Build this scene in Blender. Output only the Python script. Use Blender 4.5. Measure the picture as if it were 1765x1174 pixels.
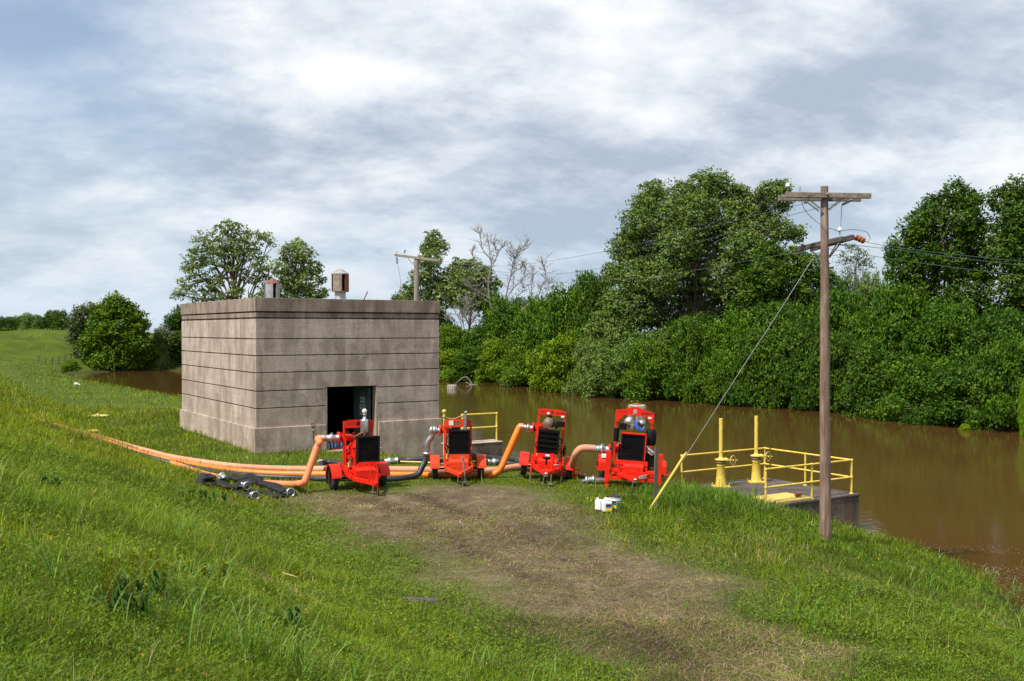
import bpy, bmesh, math, random
import numpy as np
from mathutils import Vector, Matrix, Euler
R = math.radians
random.seed(7)
for o in list(bpy.data.objects): bpy.data.objects.remove(o)
SC = bpy.context.scene
COL = SC.collection

# ------------------------------------------------------------ camera
EYE = 4.96
F = 1716.0                       # focal length in photo pixels (1765 wide): a 35 mm lens
HZ = 568.0                       # horizon row
cam_d = bpy.data.cameras.new("camera"); cam = bpy.data.objects.new("camera", cam_d); COL.objects.link(cam)
cam.location = (0, 0, EYE)
cam.rotation_euler = (R(90 - 0.634), 0, 0)
cam_d.sensor_width = 36.0; cam_d.lens = 35.0
cam_d.clip_start = 0.1; cam_d.clip_end = 5000
SC.camera = cam
SC.render.resolution_x, SC.render.resolution_y = 1024, 682
# ------------------------------------------------------------ sun, sky, exposure
SUN_EL, SUN_AZ = 54.0, 226.0     # azimuth clockwise from +Y: behind the camera and to the left
sd = Vector((math.sin(R(SUN_AZ)) * math.cos(R(SUN_EL)), math.cos(R(SUN_AZ)) * math.cos(R(SUN_EL)), math.sin(R(SUN_EL))))
sl = bpy.data.lights.new("sun", 'SUN'); sl.energy = 4.8; sl.angle = R(2.5); sl.color = (1.0, 0.95, 0.86)
so = bpy.data.objects.new("sun", sl); COL.objects.link(so)
so.rotation_euler = (-sd).to_track_quat('-Z', 'Y').to_euler(); so.location = (-20, -20, 60)
SC.view_settings.view_transform = 'Standard'; SC.view_settings.look = 'None'
SC.view_settings.exposure = 0.24; SC.view_settings.gamma = 1.0
SC.cycles.max_bounces = 6; SC.cycles.diffuse_bounces = 2; SC.cycles.glossy_bounces = 3
SC.cycles.transmission_bounces = 3; SC.cycles.transparent_max_bounces = 6
SC.cycles.caustics_reflective = False; SC.cycles.caustics_refractive = False
SC.cycles.sample_clamp_indirect = 4.0

W = bpy.data.worlds.new("World"); SC.world = W; W.use_nodes = True
nt = W.node_tree; nt.nodes.clear()
def N(t, **kw):
    n = nt.nodes.new(t)
    for k, v in kw.items(): setattr(n, k, v)
    return n
def L(a, b): nt.links.new(a, b)
def mth(op, a, b=None, c=None, clamp=False):
    n = nt.nodes.new('ShaderNodeMath'); n.operation = op; n.use_clamp = clamp
    for i, v in enumerate((a, b, c)):
        if v is None: continue
        if isinstance(v, (int, float)): n.inputs[i].default_value = v
        else: nt.links.new(v, n.inputs[i])
    return n.outputs[0]
sky = N('ShaderNodeTexSky', sky_type='NISHITA', sun_disc=False, sun_elevation=R(SUN_EL), sun_rotation=R(SUN_AZ))
sky.dust_density = 2.0; sky.air_density = 1.0
bg_sky = N('ShaderNodeBackground'); bg_sky.inputs[1].default_value = 0.14; L(sky.outputs[0], bg_sky.inputs[0])
tc = N('ShaderNodeTexCoord'); sp = N('ShaderNodeSeparateXYZ'); L(tc.outputs['Generated'], sp.inputs[0])
zc = mth('MAXIMUM', sp.outputs[2], 0.0)
den = mth('ADD', zc, 0.34)
cx = mth('DIVIDE', sp.outputs[0], den); cy = mth('DIVIDE', sp.outputs[1], den)
cmb = N('ShaderNodeCombineXYZ'); L(cx, cmb.inputs[0]); L(cy, cmb.inputs[1])
def cloudnoise(scale, det, rough, dist, rot, off, sx=1.0, sy=1.0):
    mp = N('ShaderNodeMapping'); mp.inputs['Rotation'].default_value = (0, 0, R(rot)); mp.inputs['Location'].default_value = off
    mp.inputs['Scale'].default_value = (sx, sy, 1)
    L(cmb.outputs[0], mp.inputs[0])
    n = N('ShaderNodeTexNoise'); n.inputs['Scale'].default_value = scale; n.inputs['Detail'].default_value = det
    n.inputs['Roughness'].default_value = rough; n.inputs['Distortion'].default_value = dist
    L(mp.outputs[0], n.inputs['Vector']); return n.outputs[0]
n1 = cloudnoise(1.5, 6, 0.50, 0.1, -30, (3.1, 1.7, 0.4), 0.9, 1.1)      # light and dark masses
n2 = cloudnoise(3.9, 12, 0.60, 0.04, -30, (0.3, 7.7, 2.4), 0.9, 1.1)       # billows
n3 = cloudnoise(0.9, 4, 0.5, 0.0, 0, (9.2, 0.6, 5.0))                       # where blue shows through
shade = mth('ADD', mth('MULTIPLY', n1, 0.46), mth('MULTIPLY', n2, 0.54))
rp = N('ShaderNodeValToRGB'); L(shade, rp.inputs[0])
els = rp.color_ramp.elements
els[0].position = 0.405; els[0].color = (0.375, 0.44, 0.54, 1)
els[1].position = 0.59; els[1].color = (0.82, 0.835, 0.855, 1)
e = els.new(0.462); e.color = (0.49, 0.55, 0.635, 1)
e = els.new(0.506); e.color = (0.61, 0.665, 0.73, 1)
e = els.new(0.538); e.color = (0.69, 0.73, 0.78, 1)
hz = N('ShaderNodeMix', data_type='RGBA')                                   # the bank of cloud near the horizon is bluer and greyer
hf = mth('SUBTRACT', 1.0, mth('MULTIPLY', zc, 6.5), clamp=True)
L(mth('MULTIPLY', hf, 0.65), hz.inputs[0]); L(rp.outputs[0], hz.inputs[6]); hz.inputs[7].default_value = (0.40, 0.52, 0.65, 1)
bg_c = N('ShaderNodeBackground'); bg_c.inputs[1].default_value = 1.04; L(hz.outputs[2], bg_c.inputs[0])
cov = N('ShaderNodeMapRange'); L(n3, cov.inputs[0]); cov.inputs[1].default_value = 0.34; cov.inputs[2].default_value = 0.50
cov.inputs[3].default_value = 0.78; cov.inputs[4].default_value = 1.0
gap = N('ShaderNodeVectorMath', operation='DISTANCE'); L(tc.outputs['Generated'], gap.inputs[0]); gap.inputs[1].default_value = (-0.455, 0.845, 0.285)
gp_ = N('ShaderNodeMapRange'); L(mth('ADD', gap.outputs['Value'], mth('MULTIPLY', n2, 0.22)), gp_.inputs[0]); gp_.inputs[1].default_value = 0.17; gp_.inputs[2].default_value = 0.36
gp_.inputs[3].default_value = 0.30; gp_.inputs[4].default_value = 1.0
covm = mth('MULTIPLY', cov.outputs[0], gp_.outputs[0])
mx = N('ShaderNodeMixShader'); L(covm, mx.inputs[0]); L(bg_sky.outputs[0], mx.inputs[1]); L(bg_c.outputs[0], mx.inputs[2])
wo = N('ShaderNodeOutputWorld'); L(mx.outputs[0], wo.inputs[0])

# ------------------------------------------------------------ measuring aids: photo pixel -> place
def ray(px, py): return Vector(((px - 882.5) / F, 1.0, -(py - HZ) / F))
def at(px, py, y):
    r = ray(px, py); return Vector((r.x * y, y, EYE + r.z * y))
def atz(px, py, z=0.0):
    r = ray(px, py); y = (z - EYE) / r.z; return Vector((r.x * y, y, z))

# ------------------------------------------------------------ objects, tags
def tag(o, label=None, cat=None, group=None, kind=None):
    if label: o["label"] = label
    if cat: o["category"] = cat
    if group: o["group"] = group
    if kind: o["kind"] = kind
    return o
def thing(name, loc=(0, 0, 0), rot=(0, 0, 0), label=None, cat=None, group=None):
    o = bpy.data.objects.new(name, None); COL.objects.link(o); o.location = loc; o.rotation_euler = rot
    o.empty_display_size = 0.2
    return tag(o, label, cat, group)
def dup_tree(o, parent=None):
    c = o.copy(); COL.objects.link(c); c.parent = parent
    for ch in [k for k in COL.objects if k.parent == o]: dup_tree(ch, c)
    return c
def basis(n):
    n = Vector(n).normalized()
    a = Vector((0, 0, 1)) if abs(n.z) < 0.9 else Vector((1, 0, 0))
    u = a.cross(n).normalized(); v = n.cross(u); return u, v, n
def catmull(pts, k=8):
    P = [Vector(p) for p in pts]; out = []
    for i in range(len(P) - 1):
        p0 = P[i - 1] if i else P[0] * 2 - P[1]; p1, p2 = P[i], P[i + 1]
        p3 = P[i + 2] if i + 2 < len(P) else P[-1] * 2 - P[-2]
        for j in range(k):
            t = j / k
            out.append(0.5 * ((2 * p1) + (p2 - p0) * t + (2 * p0 - 5 * p1 + 4 * p2 - p3) * t * t + (3 * p1 - p0 - 3 * p2 + p3) * t ** 3))
    out.append(P[-1]); return out

class MB:
    def __init__(s): s.v = []; s.f = []; s.sm = []
    def add(s, vs, fs, smooth=False):
        b = len(s.v); s.v += [tuple(v) for v in vs]
        for f in fs: s.f.append(tuple(i + b for i in f)); s.sm.append(smooth)
        return s
    def box(s, c, d, rot=None):
        x, y, z = d[0] / 2, d[1] / 2, d[2] / 2; c = Vector(c)
        vs = [Vector(p) for p in ((-x, -y, -z), (x, -y, -z), (x, y, -z), (-x, y, -z), (-x, -y, z), (x, -y, z), (x, y, z), (-x, y, z))]
        if rot is not None:
            m = rot if isinstance(rot, Matrix) else Euler(rot).to_matrix(); vs = [m @ v for v in vs]
        return s.add([v + c for v in vs], [(0, 3, 2, 1), (4, 5, 6, 7), (0, 1, 5, 4), (1, 2, 6, 5), (2, 3, 7, 6), (3, 0, 4, 7)])
    def beam(s, a, b, w, h, up=(0, 0, 1)):
        a, b = Vector(a), Vector(b); d = (b - a); n = d.normalized(); u = Vector(up)
        if abs(n.dot(u)) > 0.98: u = Vector((0, 1, 0))
        x = n.cross(u).normalized(); z = x.cross(n)
        m = Matrix((x, n, z)).transposed(); return s.box((a + b) / 2, (w, d.length, h), m)
    def tube(s, pts, r, seg=10, caps=True, closed=False, smooth=True):
        P = [Vector(p) for p in pts]; n = len(P)
        rr = r if isinstance(r, (list, tuple)) else [r] * n
        T = []
        for i in range(n):
            a = P[i - 1] if (i or closed) else P[i]; b = P[(i + 1) % n] if (i < n - 1 or closed) else P[i]
            t = (b - a); T.append(t.normalized() if t.length > 1e-9 else Vector((0, 0, 1)))
        u, v, _ = basis(T[0]); vs = []; fs = []
        for i in range(n):
            u = (u - T[i] * u.dot(T[i])); u = u.normalized() if u.length > 1e-6 else basis(T[i])[0]
            v = T[i].cross(u)
            for k in range(seg):
                a = 2 * math.pi * k / seg; vs.append(P[i] + (u * math.cos(a) + v * math.sin(a)) * rr[i])
        for i in range(n - 1 if not closed else n):
            j = (i + 1) % n
            for k in range(seg):
                k2 = (k + 1) % seg; fs.append((i * seg + k, i * seg + k2, j * seg + k2, j * seg + k))
        s.add(vs, fs, smooth)
        if caps and not closed:
            s.add(vs[:seg], [tuple(range(seg))[::-1]]); s.add(vs[-seg:], [tuple(range(seg))])
        return s
    def cyl(s, a, b, r, r2=None, seg=16): return s.tube([a, b], [r, r if r2 is None else r2], seg)
    def lathe(s, prof, o=(0, 0, 0), ax=(0, 0, 1), seg=20, smooth=True):
        u, v, n = basis(ax); o = Vector(o); vs = []; fs = []; m = len(prof)
        for (r, z) in prof:
            for k in range(seg):
                a = 2 * math.pi * k / seg; vs.append(o + n * z + (u * math.cos(a) + v * math.sin(a)) * max(r, 1e-4))
        for i in range(m - 1):
            for k in range(seg):
                k2 = (k + 1) % seg; fs.append((i * seg + k, i * seg + k2, (i + 1) * seg + k2, (i + 1) * seg + k))
        return s.add(vs, fs, smooth)
    def prism(s, poly, o, U, V, d):
        U, V, o = Vector(U), Vector(V), Vector(o); Nn = U.cross(V).normalized() * d; m = len(poly)
        a = [o + U * p[0] + V * p[1] for p in poly]; b = [p + Nn for p in a]
        return s.add(a + b, [tuple(range(m))[::-1], tuple(range(m, 2 * m))] + [(i, (i + 1) % m, (i + 1) % m + m, i + m) for i in range(m)])
    def ball(s, c, r, seg=14, sx=(1, 1, 1)):
        c = Vector(c); vs = []; fs = []; m = seg // 2
        for i in range(m + 1):
            th = math.pi * i / m
            for k in range(seg):
                a = 2 * math.pi * k / seg
                vs.append(c + Vector((math.sin(th) * math.cos(a) * r * sx[0], math.sin(th) * math.sin(a) * r * sx[1], math.cos(th) * r * sx[2])))
        for i in range(m):
            for k in range(seg):
                k2 = (k + 1) % seg; fs.append((i * seg + k, (i + 1) * seg + k, (i + 1) * seg + k2, i * seg + k2))
        return s.add(vs, fs, True)
    def build(s, name, mat, parent=None, bevel=0.0, label=None, seg=2, loc=None):
        me = bpy.data.meshes.new(name); me.from_pydata(s.v, [], s.f)
        me.polygons.foreach_set('use_smooth', s.sm); me.validate(); me.update()
        o = bpy.data.objects.new(name, me); COL.objects.link(o); me.materials.append(mat)
        if parent: o.parent = parent
        if loc: o.location = loc
        if bevel:
            b = o.modifiers.new("bevel", 'BEVEL'); b.width = bevel; b.segments = seg; b.limit_method = 'ANGLE'; b.angle_limit = R(40)
        if label: o["label"] = label
        return o

# ------------------------------------------------------------ materials
def newmat(name):
    m = bpy.data.materials.new(name); m.use_nodes = True; t = m.node_tree; t.nodes.clear()
    out = t.nodes.new('ShaderNodeOutputMaterial'); b = t.nodes.new('ShaderNodeBsdfPrincipled'); t.links.new(b.outputs[0], out.inputs[0])
    return m, t, b, out
def tnoise(t, scale, det=4, rough=0.55, coord='Object', sc=(1, 1, 1), dist=0.0, rot=(0, 0, 0)):
    c = t.nodes.new('ShaderNodeTexCoord'); mp = t.nodes.new('ShaderNodeMapping'); mp.inputs['Scale'].default_value = sc
    mp.inputs['Rotation'].default_value = rot
    n = t.nodes.new('ShaderNodeTexNoise'); n.inputs['Scale'].default_value = scale; n.inputs['Detail'].default_value = det
    n.inputs['Roughness'].default_value = rough; n.inputs['Distortion'].default_value = dist
    t.links.new(c.outputs[coord], mp.inputs[0]); t.links.new(mp.outputs[0], n.inputs['Vector']); return n.outputs[0]
def tramp(t, src, stops):
    r = t.nodes.new('ShaderNodeValToRGB'); t.links.new(src, r.inputs[0]); e = r.color_ramp.elements
    e[0].position, e[1].position = stops[0][0], stops[-1][0]
    def c4(c): return (c, c, c, 1) if isinstance(c, (int, float)) else (*c, 1)
    e[0].color, e[1].color = c4(stops[0][1]), c4(stops[-1][1])
    for p, c in stops[1:-1]: x = e.new(p); x.color = c4(c)
    return r.outputs[0]
def tmix(t, f, a, b, mode='MIX'):
    m = t.nodes.new('ShaderNodeMix'); m.data_type = 'RGBA'; m.blend_type = mode
    for i, v in ((0, f), (6, a), (7, b)):
        if isinstance(v, (int, float)): m.inputs[i].default_value = v
        elif isinstance(v, tuple): m.inputs[i].default_value = (*v, 1)
        else: t.links.new(v, m.inputs[i])
    return m.outputs[2]
def tmath(t, op, a, b=0.0, clamp=False):
    m = t.nodes.new('ShaderNodeMath'); m.operation = op; m.use_clamp = clamp
    for i, v in ((0, a), (1, b)):
        if isinstance(v, (int, float)): m.inputs[i].default_value = v
        else: t.links.new(v, m.inputs[i])
    return m.outputs[0]
def tbump(t, b, h, st, dist=0.02):
    n = t.nodes.new('ShaderNodeBump'); n.inputs['Strength'].default_value = st; n.inputs['Distance'].default_value = dist
    t.links.new(h, n.inputs['Height']); t.links.new(n.outputs[0], b.inputs['Normal'])
def simple(name, col, rough=0.5, metal=0.0, var=0.15, scale=6.0, dirt=None, dirt_amt=0.3, bump=0.0, coat=0.0, spec=0.5):
    m, t, b, _ = newmat(name)
    n = tnoise(t, scale, 5)
    d = tuple(c * (1 - var) for c in col); u = tuple(min(1, c * (1 + var)) for c in col)
    c = tramp(t, n, [(0.3, d), (0.7, u)])
    if dirt:
        n2 = tnoise(t, scale * 2.3, 6, 0.65)
        c = tmix(t, tramp(t, n2, [(0.5, 0.0), (0.72, dirt_amt)]), c, dirt)
    t.links.new(c, b.inputs['Base Color']); b.inputs['Roughness'].default_value = rough; b.inputs['Metallic'].default_value = metal
    b.inputs['Specular IOR Level'].default_value = spec
    if coat: b.inputs['Coat Weight'].default_value = coat; b.inputs['Coat Roughness'].default_value = 0.15
    if bump: tbump(t, b, tnoise(t, scale * 4, 4), bump)
    return m
M = {}
M['red'] = simple('red_paint', (0.78, 0.017, 0.004), 0.46, 0, 0.16, 4, (0.16, 0.06, 0.03), 0.6, spec=0.3)
M['orange_red'] = simple('orange_red_paint', (0.74, 0.048, 0.008), 0.55, 0, 0.14, 4, (0.17, 0.09, 0.05), 0.65, spec=0.25)
M['black'] = simple('black_metal', (0.006, 0.006, 0.007), 0.6, 0, 0.3, 8, (0.04, 0.035, 0.03), 0.2, spec=0.15)
M['pile_hose'] = simple('limp_black_rubber', (0.010, 0.010, 0.012), 0.6, 0, 0.4, 5, (0.06, 0.05, 0.04), 0.4, spec=0.3, bump=0.3)
M['guy'] = simple('pale_guy_strand', (0.42, 0.42, 0.40), 0.5, 0.2, 0.1)
M['rubber'] = simple('black_rubber', (0.018, 0.018, 0.019), 0.75, 0, 0.25, 9, (0.09, 0.075, 0.055), 0.6, bump=0.2)
M['hose_black'] = simple('black_hose_rubber', (0.022, 0.023, 0.026), 0.48, 0, 0.3, 2.2, (0.10, 0.085, 0.06), 0.45, bump=0.15)
M['steel'] = simple('galvanised_steel', (0.50, 0.51, 0.52), 0.36, 0.85, 0.25, 10, (0.2, 0.17, 0.14), 0.3, bump=0.05)
M['grey'] = simple('grey_metal', (0.30, 0.30, 0.30), 0.45, 0.6, 0.25, 10, (0.16, 0.1, 0.06), 0.4)
M['silver'] = simple('bright_aluminium', (0.62, 0.63, 0.64), 0.30, 0.9, 0.15, 12)
M['brown_metal'] = simple('heat_stained_iron', (0.17, 0.11, 0.075), 0.6, 0.4, 0.35, 14, (0.35, 0.3, 0.24), 0.5)
M['white'] = simple('white_plastic', (0.78, 0.79, 0.80), 0.4, 0, 0.04, 6, (0.5, 0.46, 0.38), 0.2)
M['white_dirty'] = simple('white_sticker', (0.7, 0.7, 0.68), 0.5, 0, 0.1, 30)
M['hose_orange'] = simple('bright_orange_hose', (0.88, 0.20, 0.012), 0.5, 0, 0.10, 1.6, (0.45, 0.16, 0.05), 0.35, bump=0.1)
M['hose_rust'] = simple('faded_orange_hose', (0.68, 0.215, 0.075), 0.65, 0, 0.16, 2.0, (0.36, 0.18, 0.10), 0.7, bump=0.15)
M['hose_salmon'] = simple('salmon_hose', (0.62, 0.265, 0.150), 0.7, 0, 0.18, 1.6, (0.34, 0.21, 0.14), 0.8, bump=0.15)
M['yellow'] = simple('yellow_paint', (0.74, 0.53, 0.08), 0.6, 0, 0.12, 6, (0.30, 0.19, 0.07), 0.75, bump=0.06)
M['yellow_old'] = simple('worn_yellow_paint', (0.62, 0.47, 0.12), 0.65, 0, 0.2, 8, (0.22, 0.15, 0.06), 0.7, bump=0.2)
M['yellow_flat'] = simple('yellow_plastic', (0.80, 0.60, 0.11), 0.5, 0, 0.05, 2)
M['blue'] = simple('blue_hose_rubber', (0.02, 0.13, 0.62), 0.4, 0, 0.1)
M['rope'] = simple('yellow_rope', (0.62, 0.48, 0.2), 0.8, 0, 0.15, 30)
M['ceramic'] = simple('white_porcelain', (0.66, 0.65, 0.62), 0.2, 0, 0.05)
M['ceramic_brown'] = simple('brown_porcelain', (0.30, 0.07, 0.025), 0.18, 0, 0.15)
M['wire'] = simple('wire_metal', (0.16, 0.17, 0.17), 0.5, 0.6, 0.1)
M['wire_green'] = simple('weathered_copper_wire', (0.04, 0.085, 0.06), 0.6, 0.3, 0.1)
M['teal'] = simple('teal_door_paint', (0.06, 0.12, 0.15), 0.55, 0, 0.2, 3, (0.12, 0.14, 0.14), 0.4)
M['bare'] = simple('bleached_bark', (0.21, 0.18, 0.15), 0.85, 0, 0.25, 3, (0.16, 0.12, 0.1), 0.6)
M['bark'] = simple('bark', (0.105, 0.075, 0.052), 0.9, 0, 0.3, 4, (0.2, 0.17, 0.13), 0.4, bump=0.4)
M['dark_text'] = simple('dark_lettering', (0.10, 0.012, 0.01), 0.6, 0, 0.02)
M['ink'] = simple('black_ink', (0.02, 0.02, 0.02), 0.6, 0, 0.02)

def wood(name, c0, c1, c2, zs=0.25, sc=14):
    m, t, b, _ = newmat(name)
    g = tnoise(t, sc, 7, 0.7, sc=(1, 1, zs * 0.35)); n2 = tnoise(t, 1.3, 3, 0.5)
    c = tramp(t, g, [(0.32, c0), (0.5, c1), (0.68, c2)])
    c = tmix(t, tramp(t, n2, [(0.4, 0.0), (0.65, 0.35)]), c, c0)
    t.links.new(c, b.inputs['Base Color']); b.inputs['Roughness'].default_value = 0.85
    tbump(t, b, g, 0.9, 0.02); return m
M['pole'] = wood('weathered_pole_wood', (0.085, 0.05, 0.033), (0.21, 0.135, 0.095), (0.34, 0.26, 0.205))
M['pole_old'] = wood('grey_pole_wood', (0.16, 0.13, 0.105), (0.27, 0.23, 0.19), (0.38, 0.34, 0.30))
M['arm'] = wood('crossarm_wood', (0.10, 0.075, 0.058), (0.21, 0.17, 0.135), (0.30, 0.25, 0.21), 4.0, 7)
M['arm_dark'] = wood('dark_crossarm_wood', (0.04, 0.033, 0.028), (0.085, 0.07, 0.06), (0.15, 0.13, 0.115), 4.0, 7)
M['stake'] = wood('old_stake_wood', (0.045, 0.035, 0.028), (0.10, 0.08, 0.062), (0.17, 0.145, 0.12))

def concrete(name, c0, c1, c2, rust=0.0, dark=0.35, seams=0.0, streak=0.4, boards=True):
    m, t, b, _ = newmat(name)
    big = tnoise(t, 0.55, 5, 0.6); fine = tnoise(t, 11, 6, 0.7); st = tnoise(t, 1.7, 6, 0.62, sc=(1, 1, 0.13), dist=0.8)
    bd = tnoise(t, 2.0, 3, 0.6, sc=(0.12, 0.12, 3.0), dist=0.3); blot = tnoise(t, 1.3, 8, 0.74, dist=0.6); pat = tnoise(t, 0.9, 3, 0.5, sc=(1.6, 1.6, .8)); sm = tnoise(t, 1.0, 2, 0.5, sc=(4.5, 4.5, .02))
    c = tramp(t, big, [(0.3, c0), (0.5, c1), (0.72, c2)])
    c = tmix(t, tramp(t, fine, [(0.3, 0.35), (0.62, 0.0)]), c, tuple(x * 0.55 for x in c0))
    c = tmix(t, tramp(t, st, [(0.42, streak), (0.56, 0.0)]), c, tuple(x * 0.62 for x in c0))
    c = tmix(t, tramp(t, st, [(0.58, 0.0), (0.74, streak)]), c, tuple(min(1, x * 1.35) for x in c2))
    c = tmix(t, tramp(t, pat, [(0.50, 0.0), (0.54, 0.30)]), c, tuple(min(1, x * 1.18) for x in c2)); c = tmix(t, tramp(t, pat, [(0.40, 0.30), (0.44, 0.0)]), c, tuple(x * .72 for x in c0))
    c = tmix(t, tramp(t, sm, [(0.488, 0.0), (0.5, 0.35), (0.512, 0.0)]), c, tuple(x * .5 for x in c0))
    c = tmix(t, tramp(t, bd, [(0.42, 0.14), (0.58, 0.0)]), c, tuple(x * 0.7 for x in c0))
    c = tmix(t, tramp(t, blot, [(0.58, 0.0), (0.66, dark)]), c, tuple(x * 0.4 for x in c0))
    if rust: c = tmix(t, tramp(t, tnoise(t, 1.5, 6, 0.7, sc=(1, 1, 0.25)), [(0.60, 0.0), (0.75, rust)]), c, (0.30, 0.11, 0.04))
    t.links.new(c, b.inputs['Base Color']); b.inputs['Roughness'].default_value = 0.92; b.inputs['Specular IOR Level'].default_value = 0.25
    cr = tnoise(t, 0.9, 8, 0.75, dist=1.5)
    c = tmix(t, tramp(t, cr, [(0.485, 0.0), (0.5, 0.5), (0.515, 0.0)]), c, tuple(x * 0.5 for x in c0))
    t.links.new(c, b.inputs['Base Color'])
    h = tmath(t, 'ADD', tmath(t, 'MULTIPLY', fine, 0.6), tmath(t, 'MULTIPLY', blot, 0.9))
    tbump(t, b, h, 0.5, 0.03); return m
M['conc'] = concrete('building_concrete', (0.341, 0.263, 0.217), (0.446, 0.354, 0.299), (0.554, 0.453, 0.392), rust=0.25)
M['conc_top'] = concrete('cornice_concrete', (0.226, 0.165, 0.131), (0.307, 0.236, 0.192), (0.383, 0.306, 0.252), rust=0.55, streak=0.6)
M['conc_base'] = concrete('plinth_concrete', (0.339, 0.260, 0.206), (0.445, 0.348, 0.286), (0.550, 0.447, 0.373), rust=0.3, streak=0.45)
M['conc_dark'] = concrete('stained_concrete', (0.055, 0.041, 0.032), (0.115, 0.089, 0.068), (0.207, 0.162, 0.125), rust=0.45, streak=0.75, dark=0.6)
M['conc_deck'] = concrete('deck_concrete', (0.075, 0.06, 0.052), (0.105, 0.085, 0.073), (0.15, 0.125, 0.105), streak=0.3)
M['conc_pale'] = concrete('pale_concrete', (0.38, 0.34, 0.30), (0.48, 0.44, 0.39), (0.58, 0.54, 0.49), rust=0.1)
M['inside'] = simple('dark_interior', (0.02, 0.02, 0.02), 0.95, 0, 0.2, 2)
M['rust'] = simple('rusty_sheet', (0.23, 0.07, 0.035), 0.75, 0.2, 0.3, 5, (0.34, 0.25, 0.2), 0.6)
M['zinc'] = simple('galvanised_sheet', (0.42, 0.42, 0.42), 0.5, 0.5, 0.25, 5, (0.22, 0.11, 0.07), 0.6)
M['zinc_rust'] = simple('rust_streaked_sheet', (0.33, 0.25, 0.20), 0.6, 0.3, 0.3, 6, (0.17, 0.08, 0.04), 0.6)
# ============================================================ TERRAIN
rng = np.random.default_rng(11)
WZ = -1.5
def vnoise(x, y, s, seed=0):
    x = np.asarray(x, float) / s + seed * 17.3; y = np.asarray(y, float) / s + seed * 9.1
    xi, yi = np.floor(x), np.floor(y); fx, fy = x - xi, y - yi
    fx = fx * fx * (3 - 2 * fx); fy = fy * fy * (3 - 2 * fy)
    def h(a, b): q = np.sin(a * 127.1 + b * 311.7 + seed * 74.7) * 43758.5453; return q - np.floor(q)
    return (h(xi, yi) * (1 - fx) + h(xi + 1, yi) * fx) * (1 - fy) + (h(xi, yi + 1) * (1 - fx) + h(xi + 1, yi + 1) * fx) * fy
def fbm(x, y, s, seed=0, o=4): return sum(vnoise(x, y, s / 2 ** i, seed + i) / 2 ** i for i in range(o)) / sum(1 / 2 ** i for i in range(o))
WATER = np.array([(9.2, -30), (9.6, 6), (10.7, 14), (11.0, 21), (12.1, 25.5), (12.2, 27.6), (10.9, 29.4), (10.0, 31.2), (9.7, 33.6), (8.3, 35.2), (6.5, 36.4), (4.5, 37.9), (2, 39.5), (0, 41.5),
                  (-3, 47), (-8, 57), (-14, 66), (-20, 75), (-28, 86), (-41, 103), (-56, 127), (-66, 150),
                  (-51, 154), (-30, 141), (-9, 127), (0, 119), (5, 104), (9, 95), (18, 87), (24.4, 81), (29, 71), (32.5, 62.6), (42, 45), (55, 20), (70, -30)], float)
TOE = np.array([(17, -14), (0.96, 14), (-7.8, 29), (-18, 47), (-30, 67), (-48, 97), (-70, 133), (-78, 150), (-60, 168), (0, 190), (250, 240)], float)
def segdist(x, y, P, closed):
    best = np.full(x.shape, 1e18); side = np.zeros(x.shape)
    n = len(P)
    for i in range(n if closed else n - 1):
        a, b = P[i], P[(i + 1) % n]; d = b - a; l2 = (d ** 2).sum()
        t = np.clip(((x - a[0]) * d[0] + (y - a[1]) * d[1]) / l2, 0, 1)
        qx, qy = x - a[0] - t * d[0], y - a[1] - t * d[1]; q = qx * qx + qy * qy
        cr = d[0] * (y - a[1]) - d[1] * (x - a[0]); m = q < best
        best = np.where(m, q, best); side = np.where(m, np.sign(cr), side)
    return np.sqrt(best), side
def inpoly(x, y, P):
    ins = np.zeros(x.shape, bool); j = len(P) - 1
    for i in range(len(P)):
        xi, yi, xj, yj = *P[i], *P[j]
        c = ((yi > y) != (yj > y)) & (x < (xj - xi) * (y - yi) / (yj - yi + 1e-12) + xi); ins ^= c; j = i
    return ins
def sstep(v): v = np.clip(v, 0, 1); return v * v * (3 - 2 * v)
def gz(x, y, detail=True):
    x = np.asarray(x, float); y = np.asarray(y, float); x, y = np.broadcast_arrays(x, y)
    d, _ = segdist(x, y, WATER, True); d = np.where(inpoly(x, y, WATER), -d, d)
    d = d + (fbm(x, y, 3.0, 5) - 0.5) * 1.1 * np.clip(1 - np.abs(d) / 4, 0, 1)
    u = d * 0.34
    land = WZ + np.where(u > 1.0, 1.0 + 0.5 * np.tanh((u - 1.0) / 0.5), u)
    land = np.maximum(land, WZ - 1.2)
    t, s = segdist(x, y, TOE, False); t = np.where(s > 0, t, -t)
    def ramp(v): return 0.42 * (np.sqrt((v - 0.3) ** 2 + 1.6) + (v - 0.3)) / 2 - 0.42 * 0.49
    lev = np.clip(ramp(t), 0, None); lev = np.minimum(lev, 5.1 + 0 * t); back = np.clip(0.42 * (t - 16.5), 0, 5.1)
    z = land + lev - back
    # ground falls a little towards the river end of the building
    z = z - 0.35 * np.exp(-(((x + 4.5) / 3.5) ** 2 + ((y - 43) / 4.0) ** 2))
    z = z + 0.28 * np.exp(-(((x + 1.2) / 2.2) ** 2 + ((y - 36.6) / 1.5) ** 2))
    if detail: z = z + (fbm(x, y, 5.0, 2) - 0.5) * 0.16 + (fbm(x, y, 1.1, 3, 3) - 0.5) * 0.06
    return z
def gzf(x, y): return float(gz(np.array([x]), np.array([y]))[0])
def hit(px, py, dz=0.0):
    r = ray(px, py); ys = np.concatenate([np.arange(3, 60, 0.05), np.arange(60, 400, 0.5)])
    zz = gz(r.x * ys, ys) + dz; rz = EYE + r.z * ys
    k = np.argmax(rz <= zz); y = float(ys[k]); return Vector((r.x * y, y, float(zz[k])))
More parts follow.
